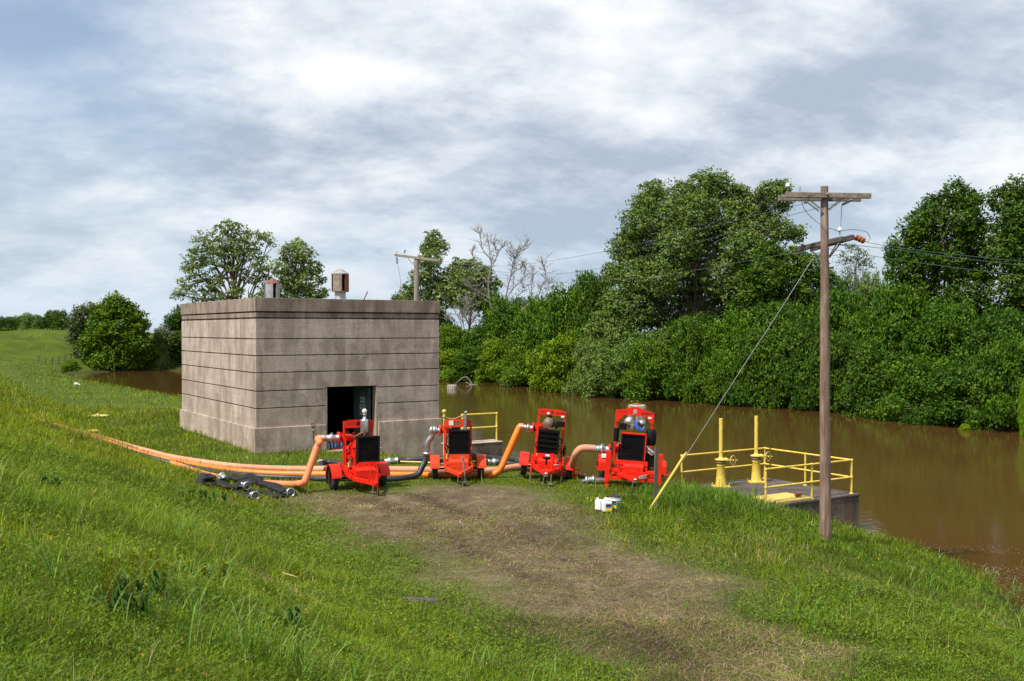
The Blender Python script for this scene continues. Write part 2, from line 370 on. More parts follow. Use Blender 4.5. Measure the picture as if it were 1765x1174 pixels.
TRK_PX = [(470, 858), (520, 848), (640, 850), (760, 838), (880, 842), (935, 860), (985, 890), (1090, 940), (1200, 985), (1320, 1050), (1440, 1120), (1560, 1200), (1700, 1330), (1160, 1330), (1010, 1180), (900, 1105), (770, 1020), (680, 965), (600, 925), (520, 890)]
TRK = np.array([tuple(atz(a, b, 0.0))[:2] for a, b in TRK_PX])
def trackmask(x, y, soft=1.0):
    d, _ = segdist(x, y, TRK, True); d = np.where(inpoly(x, y, TRK), d, -d)
    return sstep((d + (fbm(x, y, 1.9, 8) - 0.5) * 2.8 + 1.35) / (3.2 * soft))
RUT = np.array([tuple(atz(a, b, 0.0))[:2] for a, b in ((640, 848), (760, 890), (900, 960), (1080, 1045), (1260, 1150), (1480, 1300))])
def rutmask(x, y):
    d, _ = segdist(x, y, RUT, False); d = d + (fbm(x, y, 4, 12) - .5) * .9
    return np.clip(np.exp(-((d - .85) / .24) ** 2), 0, 1) * sstep((fbm(x, y, 2.4, 14) - .38) / .2) * trackmask(x, y)
def grid_axis(lo, hi, core_lo, core_hi, step, g=1.07):
    c = list(np.arange(core_lo, core_hi, step)); s = step; v = c[-1]
    while v < hi: s *= g; v += s; c.append(v)
    s = step; v = c[0]; left = []
    while v > lo: s *= g; v -= s; left.append(v)
    return np.array(left[::-1] + c)
gx = grid_axis(-900, 900, -16, 14, 0.28); gy = grid_axis(-40, 1500, 4, 46, 0.28)
X, Y = np.meshgrid(gx, gy); Z = gz(X, Y) - rutmask(X, Y) * 0.05
def gridmesh(name, X, Y, Z, mat, attrs=None):
    ny, nx = X.shape; me = bpy.data.meshes.new(name)
    co = np.stack([X, Y, Z], -1).reshape(-1, 3); i = np.arange(ny * nx).reshape(ny, nx)
    q = np.stack([i[:-1, :-1], i[:-1, 1:], i[1:, 1:], i[1:, :-1]], -1).reshape(-1, 4)
    me.vertices.add(len(co)); me.vertices.foreach_set('co', co.ravel()); me.loops.add(q.size); me.loops.foreach_set('vertex_index', q.ravel())
    me.polygons.add(len(q)); me.polygons.foreach_set('loop_start', np.arange(len(q)) * 4); me.polygons.foreach_set('use_smooth', np.ones(len(q), bool))
    me.update(calc_edges=True)
    for k, a in (attrs or {}).items():
        at_ = me.attributes.new(k, 'FLOAT', 'POINT'); at_.data.foreach_set('value', a.astype(np.float32).ravel())
    o = bpy.data.objects.new(name, me); COL.objects.link(o); me.materials.append(mat); return o
m, t, b, _ = newmat('ground_soil_and_turf')
a = t.nodes.new('ShaderNodeAttribute'); a.attribute_name = 'track'
wt = t.nodes.new('ShaderNodeAttribute'); wt.attribute_name = 'wet'
nb = tnoise(t, 0.35, 5); nf = tnoise(t, 9, 6, 0.7); nm = tnoise(t, 1.6, 6, 0.65)
turf = tmix(t, tramp(t, nb, [(0.35, 0.0), (0.65, 1.0)]), (0.055, 0.090, 0.007), (0.10, 0.14, 0.010))
turf = tmix(t, tramp(t, nf, [(0.35, 0.55), (0.6, 0.0)]), turf, (0.022, 0.036, 0.007))
soil = tramp(t, nm, [(0.30, (0.075, 0.052, 0.034)), (0.48, (0.150, 0.112, 0.070)), (0.66, (0.26, 0.205, 0.130))])
soil = tmix(t, tramp(t, tnoise(t, 0.55, 6, 0.7, sc=(1.0, .42, 1), rot=(0, 0, R(-35)), dist=.6), [(0.50, 0.0), (0.66, .85)]), soil, (0.075, 0.047, 0.030))
soil = tmix(t, tramp(t, nf, [(0.4, 0.7), (0.6, 0.0)]), soil, (0.085, 0.062, 0.036))
ru = t.nodes.new('ShaderNodeAttribute'); ru.attribute_name = 'rut'
soil = tmix(t, ru.outputs['Fac'], soil, (0.055, 0.034, 0.023))
c = tmix(t, a.outputs['Fac'], turf, soil)
c = tmix(t, wt.outputs['Fac'], c, (0.035, 0.026, 0.016))
t.links.new(c, b.inputs['Base Color']); b.inputs['Roughness'].default_value = 0.95; b.inputs['Specular IOR Level'].default_value = 0.15
tbump(t, b, nf, 0.8, 0.05); M['ground'] = m
dw, _ = segdist(X, Y, WATER, True); dw = np.where(inpoly(X, Y, WATER), -dw, dw)
ground = gridmesh('ground', X, Y, Z, M['ground'], {'track': trackmask(X, Y), 'wet': sstep(1 - (dw + 0.1) / 1.0), 'rut': rutmask(X, Y)})
tag(ground, kind='structure')

# ------------------------------------------------------------ water
m, t, b, _ = newmat('muddy_water')
nb = tnoise(t, 0.05, 4, 0.5)
c = tmix(t, nb, (0.072, 0.035, 0.0105), (0.090, 0.047, 0.0145))
t.links.new(c, b.inputs['Base Color']); b.inputs['Roughness'].default_value = 0.035; b.inputs['IOR'].default_value = 1.33
w1 = tnoise(t, 3.2, 4, 0.6, sc=(1, 1, 1)); w2 = tnoise(t, 0.5, 3, 0.5)
gr_ = t.nodes.new('ShaderNodeTexGradient'); gr_.gradient_type = 'SPHERICAL'; mp_ = t.nodes.new('ShaderNodeMapping'); tc_ = t.nodes.new('ShaderNodeTexCoord')
mp_.inputs['Location'].default_value = (0.0, -2.1, 0); mp_.inputs['Scale'].default_value = (1 / 13, 1 / 24, 1); t.links.new(tc_.outputs['Object'], mp_.inputs[0]); t.links.new(mp_.outputs[0], gr_.inputs[0])
wp_ = tmath(t, 'ADD', gr_.outputs['Fac'], tmath(t, 'MULTIPLY', tnoise(t, 0.12, 3, 0.6), 0.5))
patch = tramp(t, wp_, [(0.40, 0.0), (0.66, 1.0)])
t.links.new(tmath(t, 'ADD', tmath(t, 'MULTIPLY', patch, 0.24), 0.035), b.inputs['Roughness'])
h = tmath(t, 'ADD', tmath(t, 'MULTIPLY', w1, tmath(t, 'ADD', tmath(t, 'MULTIPLY', patch, 3.2), 0.15)), tmath(t, 'MULTIPLY', w2, 0.35))
tbump(t, b, h, 0.55, 0.06); M['water'] = m
wx = grid_axis(-260, 320, -60, 60, 4, 1.15); wy = grid_axis(-60, 330, 0, 140, 4, 1.15); A, B = np.meshgrid(wx, wy)
water = gridmesh('water', A, B, np.full(A.shape, WZ), M['water']); tag(water, kind='structure')

# foam, straw and leaf litter floating along the near bank
n = 4200; k = rng.integers(2, 6, n); tt = rng.random(n); a_ = WATER[k]; b_ = WATER[k + 1]
x = a_[:, 0] + (b_[:, 0] - a_[:, 0]) * tt + np.abs(rng.normal(0, 1, n)) ** 1.3 * 2.6 + .15; y = a_[:, 1] + (b_[:, 1] - a_[:, 1]) * tt + rng.normal(0, .5, n)
keep = (fbm(x, y * 1.0, 1.6, 66) > .50) & inpoly(x, y, WATER); x, y = x[keep], y[keep]; n = len(x)
s_ = rng.uniform(.006, .024, n); an = rng.uniform(0, 6.28, n); ax_ = np.stack([np.cos(an), np.sin(an)], 1) * s_[:, None]; bx_ = np.stack([-np.sin(an), np.cos(an)], 1) * (s_ * rng.uniform(.2, .7, n))[:, None]
c0 = np.stack([x, y], 1); co = np.stack([c0 - ax_, c0 + bx_, c0 + ax_, c0 - bx_], 1); co = np.concatenate([co, np.full((n, 4, 1), WZ + .008)], 2).reshape(-1, 3)
me = bpy.data.meshes.new('floating_debris'); me.vertices.add(4 * n); me.vertices.foreach_set('co', co.astype(np.float32).ravel()); me.loops.add(4 * n); me.loops.foreach_set('vertex_index', np.arange(4 * n)); me.polygons.add(n); me.polygons.foreach_set('loop_start', np.arange(n) * 4); me.update(calc_edges=True)
fd_ = bpy.data.objects.new('floating_debris', me); COL.objects.link(fd_); me.materials.append(simple('pale_flotsam', (0.46, 0.43, 0.37), 0.8, 0, 0.4, 3, (0.12, 0.10, 0.05), 0.9)); tag(fd_, kind='stuff')
# ============================================================ CONCRETE BUILDING
BROT = R(32.8)
bld = thing('concrete_building', (-10.29, 40.0, 0.0), (0, 0, BROT), 'square windowless grey concrete pump house with grooved walls and open dark doorway', 'building')
BW, BL, TOPZ = 8.36, 11.35, 6.26
DX0, DX1, DZ0, DZ1 = 2.96, 5.37, -0.13, 2.53
def ring(mb, z0, z1, ins, th, door=True):
    x0, x1, y0, y1 = ins, BW - ins, ins, BL - ins; h = z1 - z0; zc_ = (z0 + z1) / 2
    def seg(a, b_, c, d, e0=z0, e1=z1): mb.box(((a + b_) / 2, (c + d) / 2, (e0 + e1) / 2), (b_ - a, d - c, e1 - e0))
    if door and z0 < DZ1 and z1 > DZ0:
        seg(x0, DX0, y0, y0 + th); seg(DX1, x1, y0, y0 + th)
        if z1 > DZ1 + 0.01: seg(DX0, DX1, y0, y0 + th, DZ1, z1)
    else: seg(x0, x1, y0, y0 + th)
    seg(x0, x1, y1 - th, y1); seg(x0, x0 + th, y0 + th, y1 - th); seg(x1 - th, x1, y0 + th, y1 - th)
w = MB()
J = [0.97, 1.75, 2.45, 3.19, 3.88, 4.60, 5.43]
for a_, b_ in zip(J[:-1], J[1:]): ring(w, a_ + (0.022 if a_ > 1 else -0.3), b_ - 0.022, 0.0, 0.16)
w.build('wall', M['conc'], bld, bevel=0.006, seg=1)
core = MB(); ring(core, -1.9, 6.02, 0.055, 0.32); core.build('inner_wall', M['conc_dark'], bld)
pl = MB(); ring(pl, -2.0, 0.97, -0.09, 0.14); pl.build('plinth', M['conc_base'], bld, bevel=0.02)
co = MB(); ring(co, 5.475, 5.66, 0.005, 0.16, False); ring(co, 5.72, TOPZ, -0.03, 0.26, False); co.build('cornice', M['conc_top'], bld, bevel=0.012)
rf = MB(); rf.box((BW / 2, BL / 2, 5.9), (BW - 0.8, BL - 0.8, 0.12)); rf.build('roof', M['conc_dark'], bld)
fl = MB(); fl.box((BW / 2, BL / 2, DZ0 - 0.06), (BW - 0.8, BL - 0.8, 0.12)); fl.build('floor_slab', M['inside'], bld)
sl_ = MB(); sl_.box(((DX0 + DX1) / 2, -0.22, DZ0 - 0.30), (DX1 - DX0 + 0.1, 0.24, 0.6)); sl_.box(((DX0 + DX1) / 2, 0.10, DZ0 - 0.045), (DX1 - DX0 - 0.01, 0.38, 0.09)); sl_.build('door_sill', M['conc_base'], bld, bevel=0.02)
for xx in (DX0 + 0.04, DX1 - 0.04):
    jb = MB(); jb.box((xx, 0.2, (DZ0 + DZ1) / 2), (0.09, 0.38, DZ1 - DZ0 - 0.01)); jb.build('door_jamb', M['conc_base'], bld, bevel=0.01)
dr = MB(); dm = Matrix.Rotation(R(64), 3, 'Z')
dc = Vector((DX1 - 0.14, 0.48, 0)); dd = dm @ Vector((-1.12, 0, 0))
dpos = dc + dm @ Vector((-0.56, 0, 0)) * 1
def dloc(u, z, off=0.0):       # a point on the inner-opened leaf, u from the hinge
    k = Vector((-math.sin(R(14)), math.cos(R(14)), 0)); nrm = Vector((-math.cos(R(14)), -math.sin(R(14)), 0))
    return dc + k * u + nrm * off + Vector((0, 0, z))
kx = Vector((-math.sin(R(14)), math.cos(R(14)), 0))
dr.beam(dloc(0, 1.22), dloc(1.15, 1.22), 0.05, 2.55); dr.beam(dloc(0.03, 1.22, 0.035), dloc(0.11, 1.22, 0.035), 0.03, 2.5); dr.beam(dloc(0.1, 0.9, 0.035), dloc(1.1, 0.9, 0.035), 0.025, 0.1)
door = dr.build('door', M['teal'], bld, bevel=0.004)
ss = MB(); ss.beam(dloc(0.34, 1.86, 0.035), dloc(0.68, 1.86, 0.035), 0.008, 0.26); ss.beam(dloc(0.32, 1.55, 0.035), dloc(0.70, 1.55, 0.035), 0.008, 0.22); ss.beam(dloc(0.38, 1.28, 0.035), dloc(0.70, 1.28, 0.035), 0.008, 0.16); ss.build('warning_sign', M['white_dirty'], door)
ss = MB(); ss.beam(dloc(0.85, 0.75, 0.035), dloc(1.0, 0.75, 0.035), 0.012, 0.18); ss.build('lock_plate', M['grey'], door)
def text(s, size, loc, rotm, mat, parent, name='lettering', depth=0.002):
    c = bpy.data.curves.new(name, 'FONT'); c.body = s; c.size = size; c.extrude = depth; c.align_x = 'CENTER'; c.align_y = 'CENTER'; c.offset = size * 0.012
    q = bpy.data.objects.new(name, c); COL.objects.link(q); bpy.context.view_layer.update()
    me = bpy.data.meshes.new_from_object(q.evaluated_get(bpy.context.evaluated_depsgraph_get())); bpy.data.objects.remove(q)
    me.name = name; me.materials.clear(); me.materials.append(mat)
    o = bpy.data.objects.new(name, me); COL.objects.link(o); o.parent = parent
    o.matrix_local = Matrix.Translation(loc) @ rotm.to_4x4(); return o
ntow = -Vector((math.cos(R(14)), math.sin(R(14)), 0)); rx_ = -kx
tm = Matrix((rx_, Vector((0, 0, 1)), ntow)).transposed()
text("NO", 0.22, dloc(0.51, 1.86, 0.045), tm, M['ink'], door); text("TRES", 0.15, dloc(0.51, 1.56, 0.045), tm, M['ink'], door); text("PASS", 0.12, dloc(0.54, 1.28, 0.045), tm, M['ink'], door)
# two ventilators on the roof
def vent(x, y, zb, zt, zc_, r, mats, label, neck):
    nk = MB(); nk.lathe([(r * 0.95, 5.96), (r * 0.95, 6.0), (r * 0.66, 6.18), (r * 0.62, zb + 0.1)], (x, y, 0), seg=16)
    v = nk.build('ventilator', M['zinc'], bld, label=label)
    for k in range(4):
        a0 = R(k * 90 + 32 + 12) - BROT; pn = MB(); n = 4; pts = []
        hood = [(r * math.cos(a0 + R(66) * i / n), r * math.sin(a0 + R(66) * i / n)) for i in range(n + 1)]
        inn = [(p[0] * 0.93, p[1] * 0.93) for p in hood[::-1]]
        pn.prism(hood + inn, (x, y, zb), (1, 0, 0), (0, 1, 0), zt - zb); pn.build('panel', mats[k], v)
    cr = MB(); cr.cyl((x, y, zb + 0.02), (x, y, zt - 0.02), r * 0.72, seg=12); cr.build('core', M['black'], v)
    cp = MB(); cp.lathe([(0.01, zc_), (r * 0.25, zc_ - 0.03), (r * 1.07, zt + 0.0), (r * 1.07, zt - 0.03), (r * 0.2, zt - 0.02)], (x, y, 0), seg=8, smooth=False); cp.build('cap', mats[4], v)
    bs = MB(); bs.lathe([(r * 0.98, zb - 0.01), (r * 0.98, zb + 0.02), (r * 0.55, zb + 0.02)], (x, y, 0), seg=16); bs.build('base_ring', M['zinc_rust'], v)
vent(1.55, 2.5, 6.16, 6.98, 7.16, 0.33, [M['rust'], M['zinc'], M['zinc'], M['zinc'], M['rust']], 'shorter ventilator with red rusty cap', False)
vent(5.23, 3.76, 6.73, 7.56, 7.80, 0.40, [M['rust'], M['zinc_rust'], M['zinc_rust'], M['rust'], M['zinc']], 'taller ventilator with pale cap', True)
st = MB(); st.cyl((6.0, 3.3, 5.95), (6.35, 3.2, 6.75), 0.025); st.build('roof_stub', M['rust'], bld)

# packs of bottled water just inside the doorway
wp = thing('water_bottle_pack', (0, 0, 0), (0, 0, 0), 'heap of blue wrapped drinking water bottles just inside the dark doorway', 'bottle pack'); wp.location = bld.matrix_basis @ Vector((3.55, 0.42, DZ0)) if False else Vector((-10.29, 40, 0)) + Matrix.Rotation(BROT, 3, 'Z') @ Vector((3.6, 0.45, DZ0)); wp.rotation_euler = (0, 0, BROT)
M['bottle'] = simple('blue_tinted_plastic', (0.25, 0.42, 0.62), 0.15, 0, 0.3, 20); M['bluewrap'] = simple('blue_wrap', (0.03, 0.16, 0.50), 0.3, 0, 0.3, 12, (0.6, 0.7, 0.8), 0.8)
rr = random.Random(4)
for (i, j, k) in [(i, j, 0) for i in range(6) for j in range(2)] + [(1, 0, 1), (2, 0, 1), (3, 1, 1), (4, 0, 1)]:
    bb = MB(); ox, oy, oz = i * 0.13 - 0.3 + rr.uniform(-.02, .02), j * 0.13, k * 0.24
    bb.lathe([(0.0, 0), (0.045, 0.0), (0.05, 0.03), (0.046, 0.10), (0.05, 0.16), (0.03, 0.21), (0.014, 0.23), (0.014, 0.26), (0.0, 0.26)], (ox, oy, oz + 0.03), (rr.uniform(-.15, .15), rr.uniform(-.15, .15), 1), 8)
    bt = bb.build('bottle', M['bottle'] if rr.random() < .5 else M['bluewrap'], wp)
rt = MB(); rt.box((0.05, -0.12, 0.02), (0.6, 0.12, 0.04)); rt.build('red_tray', M['red'], wp, bevel=0.01)
# shovel standing against the wall
sh_p = Vector((-10.29, 40, 0)) + Matrix.Rotation(BROT, 3, 'Z') @ Vector((2.38, -0.22, 0)); sh_p.z = gzf(sh_p.x, sh_p.y)
sh = thing('shovel', sh_p, (R(-7), 0, BROT), 'long handled shovel with black D grip leaning by the doorway', 'shovel')
a_ = MB(); a_.cyl((0, 0, 0.3), (0, 0, 0.98), 0.017, seg=8); a_.build('shaft', M['black'], sh)
a_ = MB(); a_.tube([(0, 0, 0.97), (-0.06, 0, 1.04), (-0.065, 0, 1.14), (0.065, 0, 1.14), (0.06, 0, 1.04), (0, 0, 0.97)], 0.015, 8); a_.build('grip', M['black'], sh)
a_ = MB(); a_.cyl((0, 0, 0.86), (0, 0, 0.92), 0.021, seg=8); a_.build('band', M['yellow'], sh)
a_ = MB(); a_.prism([(-0.11, 0.3), (-0.12, 0.08), (-0.05, 0.0), (0.05, 0.0), (0.12, 0.08), (0.11, 0.3), (0, 0.34)], (0, 0.005, 0), (1, 0, 0), (0, 0, 1), 0.012); a_.build('blade', M['grey'], sh)

# ============================================================ WATERSIDE PLATFORM
DR = R(32.0); DP = Vector((7.55, 29.55, -0.30))
plat = thing('concrete_platform', DP, (0, 0, DR), 'dark stained concrete intake platform standing in the water behind the leaning pole', 'platform')
a_ = MB(); a_.box((2.1, 2.05, -1.6), (4.2, 4.1, 3.06)); a_.build('block', M['conc_dark'], plat, bevel=0.03)
a_ = MB(); a_.box((2.1, 2.05, -0.035), (4.26, 4.16, 0.07)); a_.build('deck', M['conc_deck'], plat, bevel=0.012)
hm = MB(); hm.box((1.35, 0.62, 0.025), (1.5, 1.05, 0.05))
for k in range(14): hm.box((0.66 + k * 0.106, 0.62, 0.058), (0.06, 1.0, 0.02))
hatch = hm.build('hatch_cover', M['yellow_old'], plat, bevel=0.004)
a_ = MB(); a_.cyl((1.62, 0.30, 0.14), (1.95, 0.42, 0.14), 0.06, seg=12); a_.cyl((1.7, 0.35, 0.05), (1.7, 0.35, 0.14), 0.03); a_.build('pipe_stub', M['rust'], hatch)
rail = thing('guard_railing', DP, (0, 0, DR), 'yellow two bar pipe railing around three sides of the dark platform', 'railing')
RH = 1.07
P = {'a': (0.15, 3.88), 'b': (1.9, 3.88), 'c': (4.0, 3.88), 'd': (4.0, 2.05), 'e': (4.0, 0.15), 'f': (2.15, 0.15), 'g': (0.12, 0.12)}
for k, (x, y) in P.items():
    a_ = MB(); a_.cyl((x, y, -0.25 if k in 'ag' else 0.0), (x, y, RH), 0.033, seg=10); a_.lathe([(0.0, 0.04), (0.045, 0.03), (0.048, -0.03), (0.033, -0.05)], (x, y, RH), seg=10)
    a_.lathe([(0.034, 0.045), (0.045, 0.03), (0.045, -0.03), (0.034, -0.045)], (x, y, 0.52), seg=10)
    if k not in 'ag': a_.lathe([(0.07, 0), (0.07, 0.012), (0.04, 0.03)], (x, y, 0.0), seg=10)
    a_.build('post', M['yellow'], rail)
for z, nm_ in ((RH, 'top_rail'), (0.52, 'middle_rail')):
    for k1, k2 in (('a', 'c'), ('c', 'e'), ('e', 'g')):
        a_ = MB(); a_.cyl((*P[k1], z), (*P[k2], z), 0.030, seg=10); a_.build(nm_, M['yellow'], rail)
def pedestal(px, py, depth, h, label, yaw=0.0):
    p = at(px, py, depth); p.z = -0.30; t_ = thing('valve_stand', p, (0, 0, yaw), label, 'valve stand', 'yellow sluice gate valve stands')
    a = MB(); a.box((0, 0, 0.02), (0.56, 0.42, 0.045)); 
    for sx in (-.24, .24):
        for sy in (-.16, .16): a.cyl((sx, sy, 0.04), (sx, sy, 0.13), 0.017, seg=6)
    a.build('base_plate', M['yellow'], t_, bevel=0.006)
    a = MB(); a.lathe([(0.20, 0.04), (0.185, 0.07), (0.165, 0.12), (0.125, 0.70), (0.14, 0.72), (0.14, 0.76), (0.105, 0.78), (0.105, 0.80)], seg=20); a.build('column', M['yellow'], t_)
    a = MB(); a.lathe([(0.13, 0.77), (0.165, 0.79), (0.165, 0.85), (0.12, 0.87)], seg=20); a.build('bearing_collar', M['brown_metal'], t_)
    a = MB(); a.lathe([(0.10, 0.86), (0.20, 0.90), (0.20, 0.925), (0.07, 0.97), (0.065, 1.02)], seg=20); a.build('gear_housing', M['yellow'], t_)
    a = MB(); a.cyl((0, 0, 0.95), (0, 0, h), 0.062, seg=16); a.lathe([(0.066, -0.01), (0.066, 0.012), (0.0, 0.014)], (0, 0, h), seg=14); a.build('stem_cover', M['yellow'], t_)
    a = MB(); a.lathe([(0.0, 0.05), (0.07, 0.06), (0.085, 0.14), (0.06, 0.2), (0.035, 0.22), (0.035, 0.34), (0.0, 0.34)], (0.02, -0.02, 0.90), (0.92, -0.38, 0.02), 12); a.build('gearbox', M['yellow_old'], t_)
    c = Vector((0.36, -0.16, 0.90)); ax = Vector((0.55, -0.83, 0)).normalized(); u, v, _n = basis(ax)
    a = MB(); a.tube([c + (u * math.cos(q * math.pi / 10) + v * math.sin(q * math.pi / 10)) * 0.155 for q in range(20)], 0.014, 7, closed=True)
    for q in range(3): a.cyl(c, c + (u * math.cos(q * 2.094) + v * math.sin(q * 2.094)) * 0.155, 0.011, seg=6)
    a.cyl(c - ax * 0.05, c + ax * 0.05, 0.03, seg=8); a.cyl(c + u * 0.15, c + u * 0.15 + ax * 0.1, 0.012, seg=6)
    a.build('handwheel', M['yellow_old'], t_)
pedestal(1243, 838, 33.1, 2.27, 'yellow valve stand nearer the grass with a slightly shorter stem pipe', R(8))
pedestal(1304, 831, 34.1, 2.27, 'yellow valve stand at the back corner of the dark platform', R(8))

# low headwall beside the building with its railing
HR = R(31); HPp = at(775, 767, 37.3)
hw = thing('headwall', (HPp.x, HPp.y, 0.0), (0, 0, HR), 'low stained concrete headwall between the building and the open water', 'wall')
HT = 0.60
a_ = MB(); a_.box((1.15, 0.35, HT - 1.1), (2.3, 0.7, 2.2)); a_.build('block', M['conc_dark'], hw, bevel=0.03)
a_ = MB(); a_.box((1.15, 0.35, HT + 0.002), (2.34, 0.74, 0.05)); a_.build('coping', M['conc_base'], hw, bevel=0.02)
r2 = thing('guard_railing', (HPp.x, HPp.y, 0.0), (0, 0, HR), 'short yellow pipe railing on the low concrete headwall behind the second pump', 'railing')
for x in (0.62, 2.12):
    a_ = MB(); a_.cyl((x, 0.15, HT), (x, 0.15, HT + 1.10), 0.034, seg=10); a_.lathe([(0.0, 0.045), (0.05, 0.03), (0.05, -0.04), (0.034, -0.06)], (x, 0.15, HT + 1.10), seg=10)
    a_.lathe([(0.034, 0.05), (0.048, 0.03), (0.048, -0.03), (0.034, -0.05)], (x, 0.15, HT + 0.58), seg=10); a_.build('post', M['yellow'], r2)
for z in (1.10, 0.58):
    a_ = MB(); a_.cyl((0.62, 0.15, HT + z), (2.12, 0.15, HT + z), 0.031, seg=10); a_.build('top_rail' if z > 1 else 'middle_rail', M['yellow'], r2)
bp = at(765.5, 800, 37.6); bpz = gzf(bp.x, bp.y)
bpo = thing('chain_post', (bp.x, bp.y, bpz), (0, 0, 0), 'dull yellow post with a ball finial next to the building corner', 'post')
tz = at(765.5, 708, 37.6).z - bpz
a_ = MB(); a_.cyl((0, 0, -0.2), (0, 0, tz - 0.12), 0.045, seg=10); a_.build('shaft', M['yellow_old'], bpo)
a_ = MB(); a_.lathe([(0.05, -0.28), (0.075, -0.26), (0.05, -0.22), (0.04, -0.12), (0.07, -0.09)], (0, 0, tz), seg=12); a_.ball((0, 0, tz - 0.05), 0.085, 12); a_.build('finial', M['yellow_old'], bpo)
q0 = Vector((bp.x, bp.y, bpz + tz - 0.25)); q1 = Vector((HPp.x, HPp.y, 0)) + Matrix.Rotation(HR, 3, 'Z') @ Vector((0.62, 0.15, HT + 1.09))
a_ = MB(); a_.tube([q0.lerp(q1, i / 10) + Vector((0, 0, -0.10 * math.sin(math.pi * i / 10))) for i in range(11)], 0.012, 6)
tag(a_.build('rope', M['rope']), 'slack yellow rope strung from the ball topped post to the short railing', 'rope')

# concrete piles standing in the river
def pile(px, ptop, pbot, wpx, label, mat, red=False):
    q = atz(px, pbot, WZ); s = q.y / F; r = wpx * s / 2; h = (pbot - ptop) * s
    o = thing('concrete_pile', (q.x, q.y, WZ), (0, 0, 0.3), label, 'pile')
    a = MB(); a.lathe([(r, -1.5), (r, h - 0.06), (r * 0.97, h), (r * 0.9, h + 0.01), (0.0, h + 0.02)], seg=14, smooth=False); a.build('shaft', mat, o)
    a = MB()
    for k in range(14): a.box((r * 1.005 * math.cos(k * math.pi / 7), r * 1.005 * math.sin(k * math.pi / 7), h * 0.45), (0.05, 0.05, h * 0.9), (0, 0, k * math.pi / 7))
    a.build('rib', M['conc_base'], o)
    if red: a = MB(); a.lathe([(r * 0.5, h), (r * 0.45, h + 0.12), (0, h + 0.14)], seg=10); a.build('cap', M['rust'], o)
pile(779, 664.5, 671, 17, 'small pale concrete pile rising from the river right of the building', M['conc_pale'])
pile(1098, 699, 713, 30, 'wide pale concrete pile rising from the river behind the biggest red pump', M['conc_pale'], True)

# ============================================================ POLES AND WIRES
PP = hit(1424, 934); PY = PP.y
pole = thing('utility_pole', PP, (0, 0, 0), 'tall brown wooden utility pole with two crossarms standing in the bank grass', 'utility pole')
def pz(py): return EYE - (py - HZ) / F * PY - PP.z
ptop = pz(321); lean = ((1420 - 1424) / F) * PY
def pc(z): return Vector((lean * z / ptop, 0, z))
rngp = random.Random(3)
pts = [pc(ptop * i / 14) + Vector((rngp.uniform(-.006, .006), 0, 0)) for i in range(15)]; pts[0].z = -0.5
a_ = MB(); a_.tube(pts, [0.140 - 0.052 * i / 14 for i in range(15)], 14); a_.build('post', M['pole'], pole)
s_ = PY / F
za = pz(336)
for side, (x0, x1, y) in enumerate((((1350 - 1424) * s_, (1496 - 1424) * s_, -0.15), ((1344 - 1424) * s_, (1487 - 1424) * s_, 0.17))):
    a_ = MB(); a_.beam((x0, y, za - 0.01 - 0.04 * side), (x1, y, za - 0.04 - 0.03 * side), 0.10, 0.125); a_.build('crossarm', M['arm'], pole, bevel=0.008)
for sx in (-1, 1):
    for y in (-0.12, 0.14):
        a_ = MB(); a_.beam((lean + sx * 0.44, y, za - 0.09), (lean + sx * 0.09, y, pz(362)), 0.04, 0.03); a_.build('brace', M['grey'], pole)
a_ = MB(); a_.cyl((lean, -0.23, za), (lean, 0.24, za), 0.014, seg=6); a_.ball((lean, -0.22, za), 0.03, 8); a_.build('bolt', M['grey'], pole)
zb0, zb1 = pz(421), pz(409)
# lower pair of arms: turned so that the right ends come towards the road
for side, (p0, p1) in enumerate((((1377, 427, 0.95), (1452, 411, -0.45)), ((1398, 427, 1.15), (1470, 408, -0.15)))):
    A = Vector(((p0[0] - 1424) * s_, p0[2], pz(p0[1]))); B = Vector(((p1[0] - 1424) * s_, p1[2], pz(p1[1])))
    A = Vector(at(p0[0], p0[1], PY + p0[2])) - PP; B = Vector(at(p1[0], p1[1], PY + p1[2])) - PP
    A.z -= 0.02; a_ = MB(); a_.beam(A, B, 0.10, 0.12); a_.build('crossarm', M['arm_dark'], pole, bevel=0.008)
for (x0, y0, p0, x1, y1, p1) in ((-0.20, 0.5, 428, 0.0, 0.10, 446), (0.22, -0.2, 421, 0.04, -0.13, 444), (0.30, -0.35, 416, 0.08, -0.12, 443)):
    a_ = MB(); a_.beam((x0 + lean * .7, y0, pz(p0)), (x1 + lean * .7, y1, pz(p1)), 0.04, 0.025); a_.build('brace', M['arm_dark'], pole)
def pin(parent, p, s=1.0, mat='ceramic'):
    a = MB(); a.cyl(p, p + Vector((0, 0, 0.12 * s)), 0.014, seg=6); a.build('insulator_pin', M['grey'], parent)
    a = MB(); a.lathe([(0.03, 0.10), (0.06, 0.11), (0.065, 0.13), (0.045, 0.15), (0.05, 0.17), (0.035, 0.20), (0, 0.205)], p, seg=12); a.build('insulator', M[mat], parent)
def string(parent, p0, p1, n, r, mat):
    p0, p1 = Vector(p0), Vector(p1); a = MB(); a.cyl(p0, p1, 0.012, seg=6); d = (p1 - p0)
    for k in range(n):
        a.lathe([(0.012, -0.02), (r, -0.012), (r, 0.006), (r * 0.5, 0.03), (0.012, 0.035)], p0 + d * ((k + 0.7) / (n + 0.6)), d, 12)
    a.build('insulator', M[mat], parent)
LP = lambda px, py, dy=0.0: at(px, py, PY + dy) - PP
pin(pole, LP(1357, 329.5, 0.1), .8); 
a_ = MB(); a_.cyl(LP(1378, 329, .1), LP(1378, 321, .1), 0.013, seg=6); a_.build('insulator_pin', M['grey'], pole)
pin(pole, LP(1447, 405.5, -0.3))
string(pole, LP(1450, 353), LP(1469, 343), 6, 0.035, 'grey')
